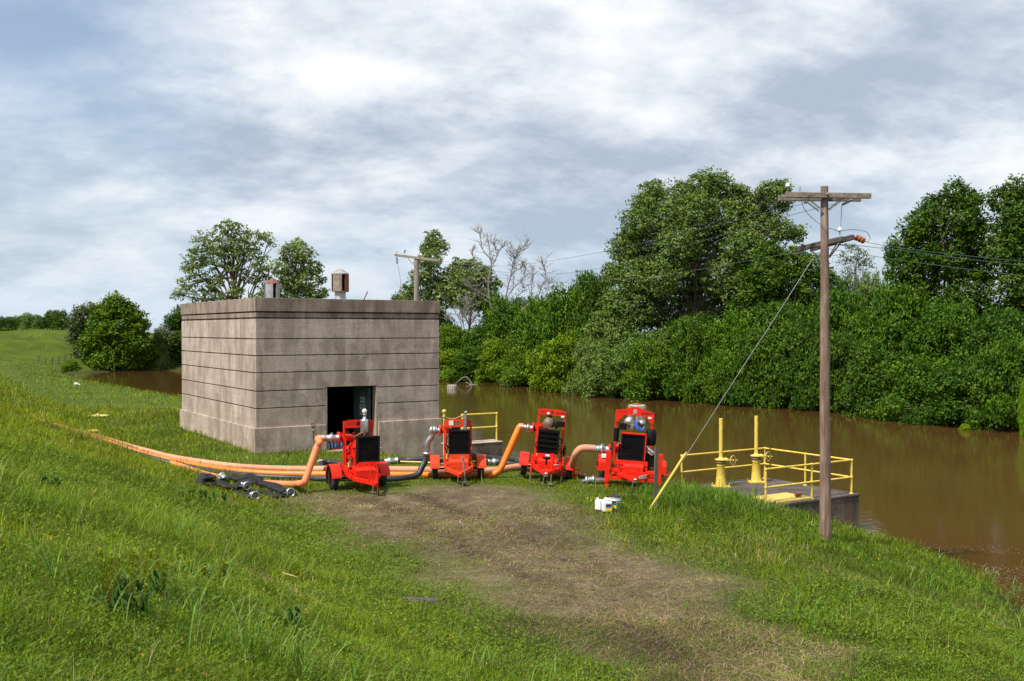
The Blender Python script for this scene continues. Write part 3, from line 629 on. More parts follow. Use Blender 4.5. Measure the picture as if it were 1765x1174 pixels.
string(pole, LP(1391, 349, .2), LP(1384, 347, .5), 2, 0.03, 'grey')
string(pole, LP(1473, 408, -0.1), LP(1492, 416, -0.4), 3, 0.075, 'ceramic_brown')
string(pole, LP(1443, 420, 0.2), LP(1464, 421.5, -0.2), 5, 0.032, 'grey')
def wire(name, pts, label, r=0.008, mat='wire', grp=None, cat='wire'):
    a = MB(); a.tube(pts, r, 5); return tag(a.build(name, M[mat]), label, cat, grp)
def wpx(*q, k=6): return catmull([at(*p) for p in q], k)
wire('jumper_wire', wpx((1450, 354, PY), (1449, 380, PY), (1448, 398, PY - .3)), 'thin wire hanging from the top crossarm down to the white insulator')
wire('jumper_wire', wpx((1377, 330, PY), (1386, 360, PY), (1405, 380, PY + .1), (1420, 389, PY - .2), (1436, 395, PY - .3), (1447, 399, PY - .3)), 'looping jumper wire from the left end of the top crossarm')
wire('jumper_wire', wpx((1448, 397, PY - .3), (1470, 395, PY - .3), (1492, 399, PY - .4), (1499, 410, PY - .4), (1493, 417, PY - .4)), 'curved jumper wire above the brown insulators')
# second pole, behind the building
P2 = at(717, 640, 57.0); P2.z = -1.9
pole2 = thing('utility_pole', P2, (0, 0, 0), 'grey wooden utility pole with one crossarm rising behind the flat roof', 'utility pole')
z2 = lambda py: EYE - (py - HZ) / F * 57.0 - P2.z
s2 = 57.0 / F
a_ = MB(); a_.tube([(0, 0, -0.5), (0.02, 0, z2(560)), (0.05, 0, z2(443))], [0.19, 0.165, 0.135], 12); a_.build('post', M['pole_old'], pole2)
a_ = MB(); a_.beam((-37 * s2, 0.1, z2(438.5)), (42 * s2, -0.35, z2(449.5)), 0.11, 0.14); a_.build('crossarm', M['pole_old'], pole2, bevel=0.01)
a_ = MB(); a_.beam((-13 * s2, -0.03, z2(445)), (-2 * s2, -0.15, z2(458)), 0.05, 0.03); a_.build('brace', M['grey'], pole2)
pin(pole2, Vector((-34 * s2, 0.08, z2(436.5))), 1.2)
a_ = MB(); a_.box((-19 * s2, -0.05, z2(433)), (0.09, 0.09, 0.22), (0, R(20), 0)); a_.build('fuse_box', M['grey'], pole2, bevel=0.01)
for dx in (10, 30): pin(pole2, Vector((dx * s2, -0.2, z2(446.5 - (0 if dx > 20 else 3)))), 1.1)
string(pole2, Vector((-33 * s2, 0, z2(442))), Vector((-32 * s2, 0, z2(455))), 4, 0.07, 'black')
wire('drop_wire', wpx((686, 456, 57), (690, 480, 57), (692, 505, 57.3), (700, 512, 57.5)), 'thin wire dropping from the left end of the grey crossarm', 0.010)
wg = 'overhead wires between the two poles'
wire('overhead_wire', wpx((757, 449, 56.6), (860, 458, 48), (1040, 433, 40), (1391, 349, PY + .2), k=8), 'uppermost overhead wire running from the grey pole to the brown pole', 0.007, grp=wg)
wire('overhead_wire', wpx((748, 452, 56.6), (900, 471, 46), (1040, 460, 40), (1378, 366, PY + 1.0), (1442, 353, PY), k=8), 'middle overhead wire running from the grey pole to the brown pole', 0.007, grp=wg)
wire('overhead_wire', wpx((735, 450, 56.6), (900, 483, 46), (1100, 478, 37), (1385, 432, PY + 1), k=8), 'lowest overhead wire running from the grey pole to the brown pole', 0.006, grp=wg)
wg = 'overhead wires leaving to the right'
wire('overhead_wire', wpx((1493, 417, PY - .4), (1560, 428, PY - 1.5), (1765, 450, PY - 5), (2100, 470, PY - 10)), 'upper green wire leaving the brown insulators towards the right edge', 0.0065, 'wire_green', wg)
wire('overhead_wire', wpx((1464, 421, PY - .2), (1560, 432, PY - 1.5), (1765, 457, PY - 5), (2100, 478, PY - 10)), 'middle green wire leaving the small grey insulator towards the right edge', 0.0065, 'wire_green', wg)
wire('overhead_wire', wpx((1426, 428, PY), (1540, 446, PY - 1.5), (1765, 475, PY - 5), (2100, 500, PY - 10)), 'lowest green wire crossing the dark trees towards the right edge', 0.0065, 'wire_green', wg)
# guy wire and its yellow guard
gA = at(1404, 440, PY + 0.3); gB = hit(1117, 884)
gT = gB.lerp(gA, 0.252)
guy = thing('guy_wire', gB, (0, 0, 0), 'slanting steel guy wire with a yellow plastic guard on its lower end', 'guy wire')
a_ = MB(); a_.cyl(Vector((0, 0, -0.1)), gA - gB, 0.0082, seg=6); a_.build('strand', M['guy'], guy)
a_ = MB(); L0 = gT - gB
a_.tube([L0 * 0.0, L0 * 0.15 + Vector((0, 0, -0.015)), L0 * 0.35 + Vector((0, 0, -0.02)), L0 * 0.95, L0 * 1.0], [0.020, 0.036, 0.040, 0.036, 0.012], 10); a_.build('guard', M['yellow_flat'], guy)
# old stake
sp_ = hit(1130, 884)
stk = MB(); hh = (884 - 776) / F * sp_.y
stk.box((0, 0, hh / 2 - 0.15), (0.105, 0.09, hh + 0.3)); stk.prism([(-0.05, 0), (0.052, 0), (0.052, 0.02), (-0.05, 0.05)], (0, 0.044, hh), (1, 0, 0), (0, 0, 1), 0.088)
sk = stk.build('stake', M['stake'], None, bevel=0.008); sk.location = sp_; sk.rotation_euler = (0, R(1.2), 0.2)
tag(sk, 'upright weathered dark wooden stake in the grass beside the yellow guy guard', 'stake')
# ============================================================ GRASS, WEEDS
def rawmesh(name, co, loops, starts, col, mat, parent=None):
    me = bpy.data.meshes.new(name); me.vertices.add(len(co)); me.vertices.foreach_set('co', co.astype(np.float32).ravel())
    me.loops.add(len(loops)); me.loops.foreach_set('vertex_index', loops.astype(np.int32))
    me.polygons.add(len(starts)); me.polygons.foreach_set('loop_start', starts.astype(np.int32))
    ca = me.color_attributes.new('Col', 'BYTE_COLOR', 'POINT')
    c4 = np.ones((len(co), 4), np.float32); c4[:, :3] = col; ca.data.foreach_set('color', c4.ravel())
    me.update(calc_edges=True); o = bpy.data.objects.new(name, me); COL.objects.link(o); me.materials.append(mat)
    if parent: o.parent = parent
    return o
def blades(P, H, Wd, yaw, leanv, droop):
    """P base points (n,3), H height, Wd width, leanv lean per height, droop extra bend at the tip"""
    n = len(P); side = np.stack([np.cos(yaw), np.sin(yaw), np.zeros(n)], 1) * (Wd / 2)[:, None]
    la = yaw + np.pi / 2 + rng.normal(0, .5, n); ld = np.stack([np.cos(la), np.sin(la), np.zeros(n)], 1)
    up = np.array([0, 0, 1.0])
    mid = P + up * (H * 0.55)[:, None] + ld * (H * leanv * 0.35)[:, None]
    tip = P + up * (H * (1 - droop * 0.45))[:, None] + ld * (H * leanv * (0.95 + droop))[:, None]
    co = np.stack([P - side, P + side, mid + side * 0.85, mid - side * 0.85, tip], 1).reshape(-1, 3)
    b = np.arange(n) * 5; lp = np.stack([b, b + 1, b + 2, b + 3, b + 3, b + 2, b + 4], 1).ravel()
    st = np.stack([np.arange(n) * 7, np.arange(n) * 7 + 4], 1).ravel()
    return co, lp, st
def leafmat(name, trans=0.35, rough=0.5, bright=1.0):
    m, t, b, out = newmat(name)
    a = t.nodes.new('ShaderNodeVertexColor'); a.layer_name = 'Col'
    oi = t.nodes.new('ShaderNodeObjectInfo'); c = tmix(t, 1.0, a.outputs[0], oi.outputs['Color'], 'MULTIPLY')
    t.links.new(c, b.inputs['Base Color']); b.inputs['Roughness'].default_value = rough; b.inputs['Specular IOR Level'].default_value = 0.12
    tr = t.nodes.new('ShaderNodeBsdfTranslucent'); c2 = tmix(t, 1.0, c, (1.15, 1.2, 0.45), 'MULTIPLY'); t.links.new(c2, tr.inputs[0])
    mx = t.nodes.new('ShaderNodeMixShader'); mx.inputs[0].default_value = trans
    t.links.new(b.outputs[0], mx.inputs[1]); t.links.new(tr.outputs[0], mx.inputs[2]); t.links.new(mx.outputs[0], out.inputs[0]); return m
M['grass'] = leafmat('grass_blades', 0.32, 0.55); M['leaf'] = leafmat('tree_leaves', 0.17, 0.5)
def scatter(n, y0, y1, power):
    u = rng.random(n); y = y0 * (y1 / y0) ** (u ** power)            # log-like: dense near
    x = (rng.random(n) * 2 - 1) * (y * 0.60 + 1.2); return x, y
def keep_land(x, y, margin=0.05):
    d, _ = segdist(x, y, WATER, True); d = np.where(inpoly(x, y, WATER), -d, d)
    ok = d > -0.8
    # building, platform and headwall footprints
    def infoot(cx_, cy_, rot, w_, l_, m0=-0.05):
        dx, dy = x - cx_, y - cy_; u = dx * math.cos(rot) + dy * math.sin(rot); v = -dx * math.sin(rot) + dy * math.cos(rot)
        return (u > m0) & (u < w_ - m0) & (v > m0) & (v < l_ - m0)
    ok &= ~infoot(-10.29, 40, BROT, BW, BL); ok &= ~infoot(DP.x, DP.y, DR, 4.2, 4.1, 0.0); ok &= ~infoot(HPp.x, HPp.y, HR, 2.7, .7)
    return ok, d
def hidden_by_building(x, y):
    px = 882.5 + F * x / y
    return (px > 330) & (px < 745) & (y > 52)
def mixcol(n, pal, w):
    idx = rng.choice(len(pal), n, p=np.array(w) / sum(w)); return np.array(pal)[idx]
GP = [(0.134, 0.190, 0.008), (0.189, 0.243, 0.010), (0.089, 0.139, 0.007), (0.248, 0.274, 0.020), (0.134, 0.190, 0.022)]
TP = [(0.33, 0.23, 0.145), (0.25, 0.165, 0.10), (0.12, 0.076, 0.048), (0.38, 0.29, 0.19), (0.13, 0.155, 0.025), (0.17, 0.195, 0.035)]
parts_ = []
def make_turf(n, y0, y1, power, hs, ws, track_h=0.62, kind='turf'):
    x, y = scatter(n, y0, y1, power); ok, d = keep_land(x, y); ok &= ~hidden_by_building(x, y)
    thin = np.clip((d + 0.8) / 1.1, 0, 1); ok &= rng.random(n) < thin
    x, y, d = x[ok], y[ok], d[ok]; n = len(x); tm_ = trackmask(x, y, 0.8)
    tall = fbm(x, y, 4.2, 21); lush = fbm(x, y, 9, 31); tuft = fbm(x, y, 0.7, 41, 2)
    bank = np.exp(-((x - 5.4) / 2.5) ** 2 - ((y - 28.4) / 3.0) ** 2)
    slope_d, s = segdist(x, y, TOE, False); onlev = np.where(s > 0, np.clip(slope_d / 3, 0, 1), 0)
    pad = sstep((9 - np.hypot((x + 0.5) / 1.0, (y - 33) / 0.75)) / 3.5) * (1 - np.clip(bank * 1.4, 0, 1)) * (1 - onlev)
    H = hs * (1 - .55 * pad) * (0.45 + 0.9 * tall) * (0.55 + 1.0 * tuft) * rng.lognormal(0, .30, n) * (1 + 1.9 * bank + 0.35 * onlev)
    rk = (rutmask(x, y) > rng.random(n) * 1.25); x, y, d, tm_ = x[~rk], y[~rk], d[~rk], tm_[~rk]; n = len(x); tall = tall[~rk]; lush = lush[~rk]; tuft = tuft[~rk]; bank = bank[~rk]; onlev = onlev[~rk]; H = H[~rk]
    isT = rng.random(n) < tm_ * (0.48 + 0.62 * fbm(x, y, 1.4, 83))
    H = np.where(isT, H * track_h * 0.6, H * (1 - 0.6 * tm_)); ymul = np.clip(y / 9, 0.75, 12)
    Wd = ws * ymul * rng.uniform(.7, 1.35, n); H = H * np.clip(0.85 + y / 60, 1, 2.2)
    c = mixcol(n, GP, (5, 4, 3, 1.6, 2)); warm = (fbm(x, y, 6.5, 55) - 0.5)
    c = c * (1 + warm[:, None] * np.array([1.3, .6, -.2])) * (0.72 + 0.55 * lush[:, None])
    dryp = sstep((fbm(x, y, 2.2, 65) - 0.60) / 0.12); dry = rng.random(n) < (0.045 + 0.30 * dryp); c[dry] = mixcol(dry.sum(), [(0.30, 0.25, 0.10), (0.21, 0.19, 0.06), (0.36, 0.29, 0.16)], (2, 3, 1))
    deep = np.clip(bank * 1.3, 0, 1)[:, None]; c = c * (1 - deep) + c * np.array([0.62, 0.88, 0.95]) * deep
    far = np.clip((y - 60) / 60, 0, 1)[:, None]; c = c * (1 - far) + (c * 0.6 + np.array([0.155, 0.20, 0.028]) * 0.45) * far
    c[isT] = mixcol(isT.sum(), TP, (4, 5, 2.6, 2.0, 5.5, 5)) * (0.45 + 1.1 * fbm(x[isT], y[isT], 1.3, 61))[:, None]
    c = c * rng.uniform(.7, 1.3, n)[:, None] * (0.50 + 1.1 * fbm(x, y, 0.8, 97, 3))[:, None]  # random tone per blade; its dark spots also paint grass shadows into the colour
    z = gz(x, y) - 0.015
    lean = np.where(isT, rng.uniform(.7, 2.6, n), np.abs(rng.normal(.35, .35, n)))
    co, lp, st = blades(np.stack([x, y, z], 1), H, Wd, rng.uniform(0, 6.283, n), lean, rng.uniform(0, 1, n))
    parts_.append((co, lp, st, np.repeat(c, 5, 0)))
QUAL = 1.0
make_turf(int(360000 * QUAL), 4.2, 17, 0.85, 0.125, 0.0064)
make_turf(int(280000 * QUAL), 13, 34, 0.9, 0.11, 0.0052)
make_turf(int(150000 * QUAL), 30, 62, 0.9, 0.11, 0.0048)
make_turf(int(80000 * QUAL), 55, 190, 0.8, 0.11, 0.0048)
# clover-like small broad leaves among the grass of the levee slope
n = 230000; x, y = scatter(n, 4.2, 26, 0.9); ok, d = keep_land(x, y); ok &= d > 0.6; ok &= trackmask(x, y) < 0.4; ok &= rng.random(n) < sstep((fbm(x, y, 3.1, 71) - 0.33) / 0.2)
x, y = x[ok], y[ok]; n = len(x); z = gz(x, y) + rng.uniform(0.02, 0.15, n)
c = mixcol(n, [(0.085, 0.15, 0.012), (0.125, 0.20, 0.015), (0.16, 0.225, 0.02)], (3, 4, 2)) * rng.uniform(.75, 1.25, n)[:, None]
co, lp, st = blades(np.stack([x, y, z], 1), rng.uniform(.012, .030, n), 0.018 * np.clip(y / 9, .8, 3) * rng.uniform(.7, 1.3, n), rng.uniform(0, 6.283, n), rng.uniform(.8, 2.2, n), rng.uniform(0, .6, n))
parts_.append((co, lp, st, np.repeat(c, 5, 0)))
# fallen straw on the track
n = 42000; x, y = scatter(n, 12, 34, 0.9); ok = rng.random(n) < trackmask(x, y, 1.6) * 0.9 + 0.02; x, y = x[ok], y[ok]; n = len(x)
c = mixcol(n, [(0.42, 0.33, 0.18), (0.30, 0.22, 0.12), (0.2, 0.14, 0.08)], (2, 4, 3)) * rng.uniform(.7, 1.2, n)[:, None]
co, lp, st = blades(np.stack([x, y, gz(x, y) + 0.005], 1), rng.uniform(.015, .035, n), 0.006 * y / 9, rng.uniform(0, 6.283, n), rng.uniform(3, 6, n), rng.uniform(.2, 1, n))
parts_.append((co, lp, st, np.repeat(c, 5, 0)))
def join_parts(name, parts, mat):
    cos, lps, sts, cs = [], [], [], []; vo = lo = 0
    for co, lp, st, c in parts:
        cos.append(co); lps.append(lp + vo); sts.append(st + lo); cs.append(c); vo += len(co); lo += len(lp)
    return rawmesh(name, np.concatenate(cos), np.concatenate(lps), np.concatenate(sts), np.concatenate(cs), mat)
tag(join_parts('grass', parts_, M['grass']), kind='stuff')

# long arching blades (coarse grass), each a curved ribbon
def ribbons(bases, Ls, Ws, az, bend, cols, segs=7, curl=None):
    n = len(bases); rows = []; d = np.stack([np.cos(az), np.sin(az), np.zeros(n)], 1); sd_ = np.stack([-np.sin(az), np.cos(az), np.zeros(n)], 1)
    p = bases.copy(); el = np.full(n, R(84)) - rng.uniform(0, .25, n)
    for k in range(segs + 1):
        f = k / segs; w = Ws * (0.55 + 0.9 * f if f < .35 else (1 - f) ** .75 * 1.14) * 0.5
        rows.append(p - sd_ * w[:, None]); rows.append(p + sd_ * w[:, None])
        p = p + (d * np.cos(el)[:, None] + np.array([0, 0, 1.0]) * np.sin(el)[:, None]) * (Ls / segs)[:, None]
        el = el - bend * (0.35 + 1.3 * f) / segs
    m_ = 2 * (segs + 1); co = np.stack(rows, 1).reshape(-1, 3); b = (np.arange(n) * m_)[:, None] + (np.arange(segs) * 2)[None]
    lp = np.stack([b, b + 1, b + 3, b + 2], -1).ravel(); st = np.arange(n * segs) * 4
    return co, lp, st, np.repeat(cols, m_, 0)
lg = []
def coarse(n, y0, y1, Lr, Wr, maskf, pal, clump=5):
    m0 = n // clump; x, y = scatter(m0, y0, y1, 0.9); x = np.repeat(x, clump) + rng.normal(0, .07, m0 * clump); y = np.repeat(y, clump) + rng.normal(0, .07, m0 * clump)
    ok, d = keep_land(x, y); ok &= maskf(x, y, d); ok &= trackmask(x, y) < 0.25; x, y = x[ok], y[ok]; k = len(x)
    if not k: return
    B = np.stack([x, y, gz(x, y) - 0.02], 1); c = mixcol(k, pal, [1] * len(pal)) * rng.uniform(.8, 1.25, k)[:, None]
    lg.append(ribbons(B, rng.uniform(*Lr, k), rng.uniform(*Wr, k) * np.clip(y / 14, 1, 2), rng.normal(-0.4, 1.3, k), rng.uniform(.5, 2.6, k), c))
PL = [(0.15, 0.255, 0.05), (0.17, 0.28, 0.03), (0.12, 0.22, 0.035), (0.22, 0.31, 0.08)]
coarse(5200, 4.6, 9, (.35, .85), (.011, .021), lambda x, y, d: (x < 1.4) & (vnoise(x, y, 1.6, 91) > .52), PL)
coarse(5200, 8, 20, (.3, .65), (.010, .018), lambda x, y, d: (x < 1.5) & (vnoise(x, y, 1.9, 92) > .60), PL)
coarse(3500, 15, 34, (.25, .5), (.010, .018), lambda x, y, d: (x > 4) & (vnoise(x, y, 2.4, 93) > .5), PL)
coarse(9000, 24, 33.5, (.35, .70), (.011, .018), lambda x, y, d: (np.exp(-((x - 5.8) / 2.4) ** 2 - ((y - 29.0) / 2.6) ** 2) > rng.random(x.shape) * .9 + .08), [(0.06, 0.14, 0.02), (0.08, 0.17, 0.022), (0.10, 0.19, 0.03)])
coarse(2500, 34, 110, (.35, .6), (.012, .02), lambda x, y, d: (x < -8) & (vnoise(x, y, 5, 94) > .55), PL)
coarse(3000, 14, 34, (.2, .5), (.010, .018), lambda x, y, d: (x > 6) & (d < .9) & (vnoise(x, y, 1.3, 95) > .45), [(0.07, 0.13, 0.025), (0.10, 0.17, 0.03)])
coarse(2600, 6, 36, (.25, .55), (.004, .007), lambda x, y, d: (d > .5) & (vnoise(x, y, 1.4, 96) > .5), [(0.36, 0.29, 0.15), (0.30, 0.25, 0.10), (0.25, 0.16, 0.09)], clump=3)
# drowned tufts standing in the shallow water of the near bank
m0 = 420; k = rng.integers(1, 5, m0); tt = rng.random(m0); wa, wb = WATER[k], WATER[k + 1]; ox = np.abs(rng.normal(0, 1.1, m0))
bx0 = wa[:, 0] + (wb[:, 0] - wa[:, 0]) * tt + ox; by0 = wa[:, 1] + (wb[:, 1] - wa[:, 1]) * tt + rng.normal(0, .4, m0); kk = (vnoise(bx0, by0, 1.1, 88) > .50) & inpoly(bx0, by0, WATER) & (by0 < 29.3); bx0, by0 = np.repeat(bx0[kk], 11), np.repeat(by0[kk], 11); n = len(bx0)
B = np.stack([bx0 + rng.normal(0, .1, n), by0 + rng.normal(0, .1, n), np.full(n, WZ - .05)], 1)
lg.append(ribbons(B, rng.uniform(.12, .42, n), rng.uniform(.012, .022, n), rng.uniform(0, 6.28, n), rng.uniform(.5, 2.4, n), mixcol(n, [(0.10, 0.17, 0.03), (0.13, 0.20, 0.03), (0.16, 0.15, 0.06)], [3, 2, 1])))
tag(join_parts('coarse_grass', lg, M['grass']), kind='stuff')
# tiny yellow and brown flower heads
n = 5200; x, y = scatter(n, 7, 33, .9); ok, d = keep_land(x, y); ok &= (trackmask(x, y) < .15) & (sstep((fbm(x, y, 2.2, 77) - .56) / .1) > rng.random(n)) & (d > 1.2); x, y = x[ok], y[ok]; n = len(x)
c = mixcol(n, [(0.62, 0.42, 0.01), (0.40, 0.28, 0.16), (0.34, 0.17, 0.12)], (3, 1, 1)); H = rng.uniform(.02, .03, n)
co, lp, st = blades(np.stack([x, y, gz(x, y) + rng.uniform(.07, .17, n)], 1), H, 0.012 * np.clip(y / 10, 1, 3), rng.uniform(0, 6.28, n), rng.uniform(.5, 2, n), rng.uniform(0, 1, n))
tag(join_parts('wildflowers', [(co, lp, st, np.repeat(c, 5, 0))], M['grass']), kind='stuff')

# broad-leaved weeds, each a plant
def leafy(n, L, Wd, spread, pal, base, r0=0.02, bend=(1.6, 3.2), zr=(0, 0.1)):
    az = rng.uniform(0, 6.283, n); B = np.array(base) + np.stack([np.cos(az) * r0, np.sin(az) * r0, rng.uniform(*zr, n)], 1)
    return ribbons(B, rng.uniform(*L, n), rng.uniform(*Wd, n), az, rng.uniform(*bend, n), mixcol(n, pal, [1] * len(pal)) * rng.uniform(.8, 1.2, n)[:, None], 6)
def dock(px, py, k, h, label, grp=None):
    p = hit(px, py); t_ = thing('dock_weed', p, (0, 0, rng.uniform(0, 6)), label, 'weed', grp); ps, sp_ = [], []
    for i in range(k):
        a0 = 6.283 * i / k; r_ = 0.10 + 0.06 * (i % 2); bx, by = math.cos(a0) * r_, math.sin(a0) * r_
        ps.append(leafy(6, (.18, .34), (.045, .075), 0, [(0.05, 0.115, 0.022), (0.07, 0.145, 0.03), (0.10, 0.19, 0.05)], (bx, by, 0.0)))
        ps.append(leafy(5, (.12, .2), (.03, .045), 0, [(0.04, 0.09, 0.02), (0.055, 0.11, 0.03)], (bx, by, 0.0), zr=(.1, h * .45)))
        hh = h * rng.uniform(.8, 1.1); stem = ribbons(np.array([[bx, by, 0.0], [bx, by, 0.0]]), np.array([hh, hh]), np.array([.014, .014]), np.array([a0, a0 + 1.57]), np.array([.15, .15]), np.array([(.16, .15, .04)] * 2))
        ps.append(stem); q = 260; zz = hh * (0.38 + 0.60 * rng.random(q)); rr_ = 0.022 * rng.random(q) + .006; aa = rng.uniform(0, 6.28, q)
        lx = math.cos(a0) * zz * .14; ly = math.sin(a0) * zz * .14
        P_ = np.stack([bx + lx + np.cos(aa) * rr_, by + ly + np.sin(aa) * rr_, zz * .98], 1)
        co, lp, st = blades(P_, rng.uniform(.010, .020, q), np.full(q, .016), aa, rng.uniform(.5, 1.5, q), rng.uniform(0, .5, q))
        sp_.append((co, lp, st, np.repeat(mixcol(q, [(0.22, 0.29, 0.012), (0.30, 0.34, 0.03), (0.32, 0.25, 0.06)], (4, 3, 1)), 5, 0)))
    o = join_parts('leaves', ps, M['grass']); o.parent = t_; 
    for q_ in sp_: o = join_parts('seed_head', [q_], M['grass']); o.parent = t_
    return t_
dock(205, 1070, 7, 0.62, 'big clump of dock weed with upright yellow green seed heads, nearest the camera')
dock(262, 1040, 3, 0.55, 'smaller dock weed with seed heads just right of the biggest clump')
dock(372, 1010, 2, 0.30, 'short dock weed standing alone in the levee grass')
def broadweed(px, py, r_, n, label, pal):
    p = hit(px, py); t_ = thing('leafy_weed', p, (0, 0, 0), label, 'weed', 'dark leafy weeds in the levee grass'); ps = []
    for i in range(n):
        a = rng.uniform(0, 6.28); q = r_ * math.sqrt(rng.random())
        ps.append(leafy(9, (.10, .2), (.03, .055), 0, pal, (math.cos(a) * q, math.sin(a) * q, 0.0), zr=(0.02, 0.28 * (1 - .5 * q / r_))))
    o = join_parts('leaves', ps, M['grass']); o.parent = t_
DW = [(0.05, 0.115, 0.012), (0.065, 0.14, 0.014), (0.085, 0.17, 0.018)]
broadweed(335, 868, 0.75, 34, 'dark leafy weed patch in front of the heap of black hoses', DW)
broadweed(70, 850, 0.28, 10, 'bluish green weed at the far left of the slope', [(0.06, 0.12, 0.035), (0.08, 0.15, 0.05)])
broadweed(505, 1096, 0.13, 6, 'small bluish weed low in the middle of the slope', [(0.06, 0.125, 0.03), (0.08, 0.16, 0.04)])
# ============================================================ PUMP TRAILERS
m, t, b, _ = newmat('radiator_fins')
c_ = t.nodes.new('ShaderNodeTexCoord'); wv = t.nodes.new('ShaderNodeTexWave'); wv.inputs['Scale'].default_value = 22; wv.bands_direction = 'Z'
t.links.new(c_.outputs['Object'], wv.inputs[0]); t.links.new(tmix(t, wv.outputs[0], (0.004, 0.004, 0.005), (0.022, 0.022, 0.024)), b.inputs['Base Color']); b.inputs['Roughness'].default_value = 0.6; b.inputs['Specular IOR Level'].default_value = 0.12
tbump(t, b, wv.outputs[0], 0.6, 0.01); M['fins'] = m
def arcpts(cy, cz, r, a0, a1, n): return [(cy + r * math.cos(R(a0 + (a1 - a0) * i / n)), cz + r * math.sin(R(a0 + (a1 - a0) * i / n))) for i in range(n + 1)]
def lifting_plate(mb, W_, z0, z1, y, th, style):
    """plate with a round lifting hole, made as two halves"""
    zc_ = (z0 + z1) / 2 + (0.05 if style == 'hump' else 0.0); rh = 0.058; h = W_ / 2
    hole = [(rh * math.cos(R(a)), zc_ + rh * 1.25 * math.sin(R(a))) for a in range(90, 271, 30)]
    for sx in (-1, 1):
        if style == 'hump':
            top = [(0, z1 + .115), (.10, z1 + .105), (.20, z1 + .06), (.32, z1 + .02), (h, z1 - .03), (h, z0 - .24), (h - .07, z0 - .24), (h - .26, z0 + .0), (0, z0 + .0)]
        else: top = [(0, z1), (h - .13, z1), (h - .045, z1 - .075), (h, z1 - .08), (h, z0), (0, z0)]
        poly = [(sx * a_, b_) for a_, b_ in top] + [(-sx * abs(a_) * -1 if False else sx * abs(a_), b_) for a_, b_ in hole[::-1]]
        if sx < 0: poly = poly[::-1]
        mb.prism(poly, (0, y, 0), (1, 0, 0), (0, 0, 1), th)
def make_pump(loc, yaw, roll, label, paint='red', kind=1):
    T = thing('pump_trailer', loc, (0, R(roll), R(yaw)), label, 'water pump', 'red portable trailer pumps in a row')
    P_ = M[paint]; big = kind == 4; tw = 0.92 if big else 0.76; bw = 1.22 if big else 0.93; bh = {1: 2.12, 2: 1.97, 3: 2.28, 4: 2.36}[kind]; pd = {1: .25, 2: .27, 3: .20, 4: .17}[kind]; wr = 0.33
    # running gear
    for sx in (-1, 1):
        wx_ = sx * tw
        a = MB(); a.lathe([(0.19, -.085), (0.26, -.10), (wr - .03, -.095), (wr, -.07), (wr + .004, 0), (wr, .07), (wr - .03, .095), (0.26, .10), (0.19, .085), (0.19, -.085)], (wx_, 0, wr), (1, 0, 0), 28)
        for k in range(28):
            q = k * 2 * math.pi / 28
            a.box((wx_, math.cos(q) * (wr + .002), wr + math.sin(q) * (wr + .002)), (.15, .022, .016), (q - math.pi / 2, 0, 0))
        w_ = a.build('wheel', M['rubber'], T)
        a = MB(); a.lathe([(0.0, .03 * sx), (.05, .05 * sx), (.055, .03 * sx), (.12, .02 * sx), (.15, -.02 * sx), (.175, .0), (.195, .07 * sx), (.195, -.08 * sx)], (wx_, 0, wr), (1, 0, 0), 20); a.build('rim', M['red'] if kind == 1 else M['grey'], w_)
        a = MB(); ro, ri = wr + .135, wr + .115
        out = arcpts(0, .31, ro, 10, 170, 16); inn = arcpts(0, .31, ri, 170, 10, 16)
        if big: out = [(-.50, .43), (-.50, .68), (-.42, .82), (.42, .82), (.50, .68), (.50, .43)][::-1]; inn = [(-.48, .43), (-.48, .67), (-.41, .80), (.41, .80), (.48, .67), (.48, .43)]
        a.prism(out + inn, (wx_ - .15, 0, 0), (0, 1, 0), (0, 0, 1), .30)
        lipo, lipi = arcpts(0, .31, ro, 10, 170, 16), arcpts(0, .31, ri - .03, 170, 10, 16)
        if not big: a.prism(lipo + lipi, (wx_ + sx * .15 - .004, 0, 0), (0, 1, 0), (0, 0, 1), .008)
        f_ = a.build('fender', P_, T, bevel=.004, seg=1)
        for sy in (-1, 1): a = MB(); a.beam((wx_ - sx * .14, sy * .36, .46), (sx * .42, sy * .30, .50), .035, .03); a.build('bracket', P_, f_)
        if kind == 1 and sx < 0: a = MB(); a.box((wx_, .47, .26), (.26, .012, .30)); a.build('mud_flap', M['rubber'], T)
    a = MB(); a.cyl((-tw, 0, wr), (tw, 0, wr), .035, seg=10); a.build('axle', M['black'], T)
    # chassis
    a = MB()
    for sx in (-1, 1): a.box((sx * .42, .02, .47), (.075, 1.9, .13))
    for y in (-.92, -.3, .3, .95): a.box((0, y, .47), (.77, .08, .12))
    a.box((0, .1, .555), (.90, 1.6, .03)); a.box((0, -.60, .60), (.88, .10, .06)); a.build('chassis', P_, T, bevel=.006)
    a = MB(); a.prism([(-.95, .42), (-.50, .42), (-.50, .74), (-.86, .74), (-.95, .66)], (-.31, 0, 0), (0, 1, 0), (0, 0, 1), .62); a.cyl((-.2, -.7, .74), (-.2, -.7, .78), .04, seg=10); a.box((0, -.955, .56), (.40, .012, .22)); a.build('fuel_tank', P_, T, bevel=.018)
    for xs in (-.445, .385): a = MB(); a.prism([(-.48, .42), (.75, .42), (.75, .72), (-.48, .72)], (xs, 0, 0), (0, 1, 0), (0, 0, 1), .06); a.build('side_panel', P_, T, bevel=.008)
    # drawbar
    a = MB(); tl = -1.86
    for sx in (-1, 1): a.beam((sx * (.52 if big else .40), -.88, .43), (sx * .04, tl + .05, .40), .07, .12)
    a.box((0, -1.30, .40), (.34, .07, .10)); a.box((0, tl, .40), (.13, .20, .13)); a.build('drawbar', P_, T, bevel=.008)
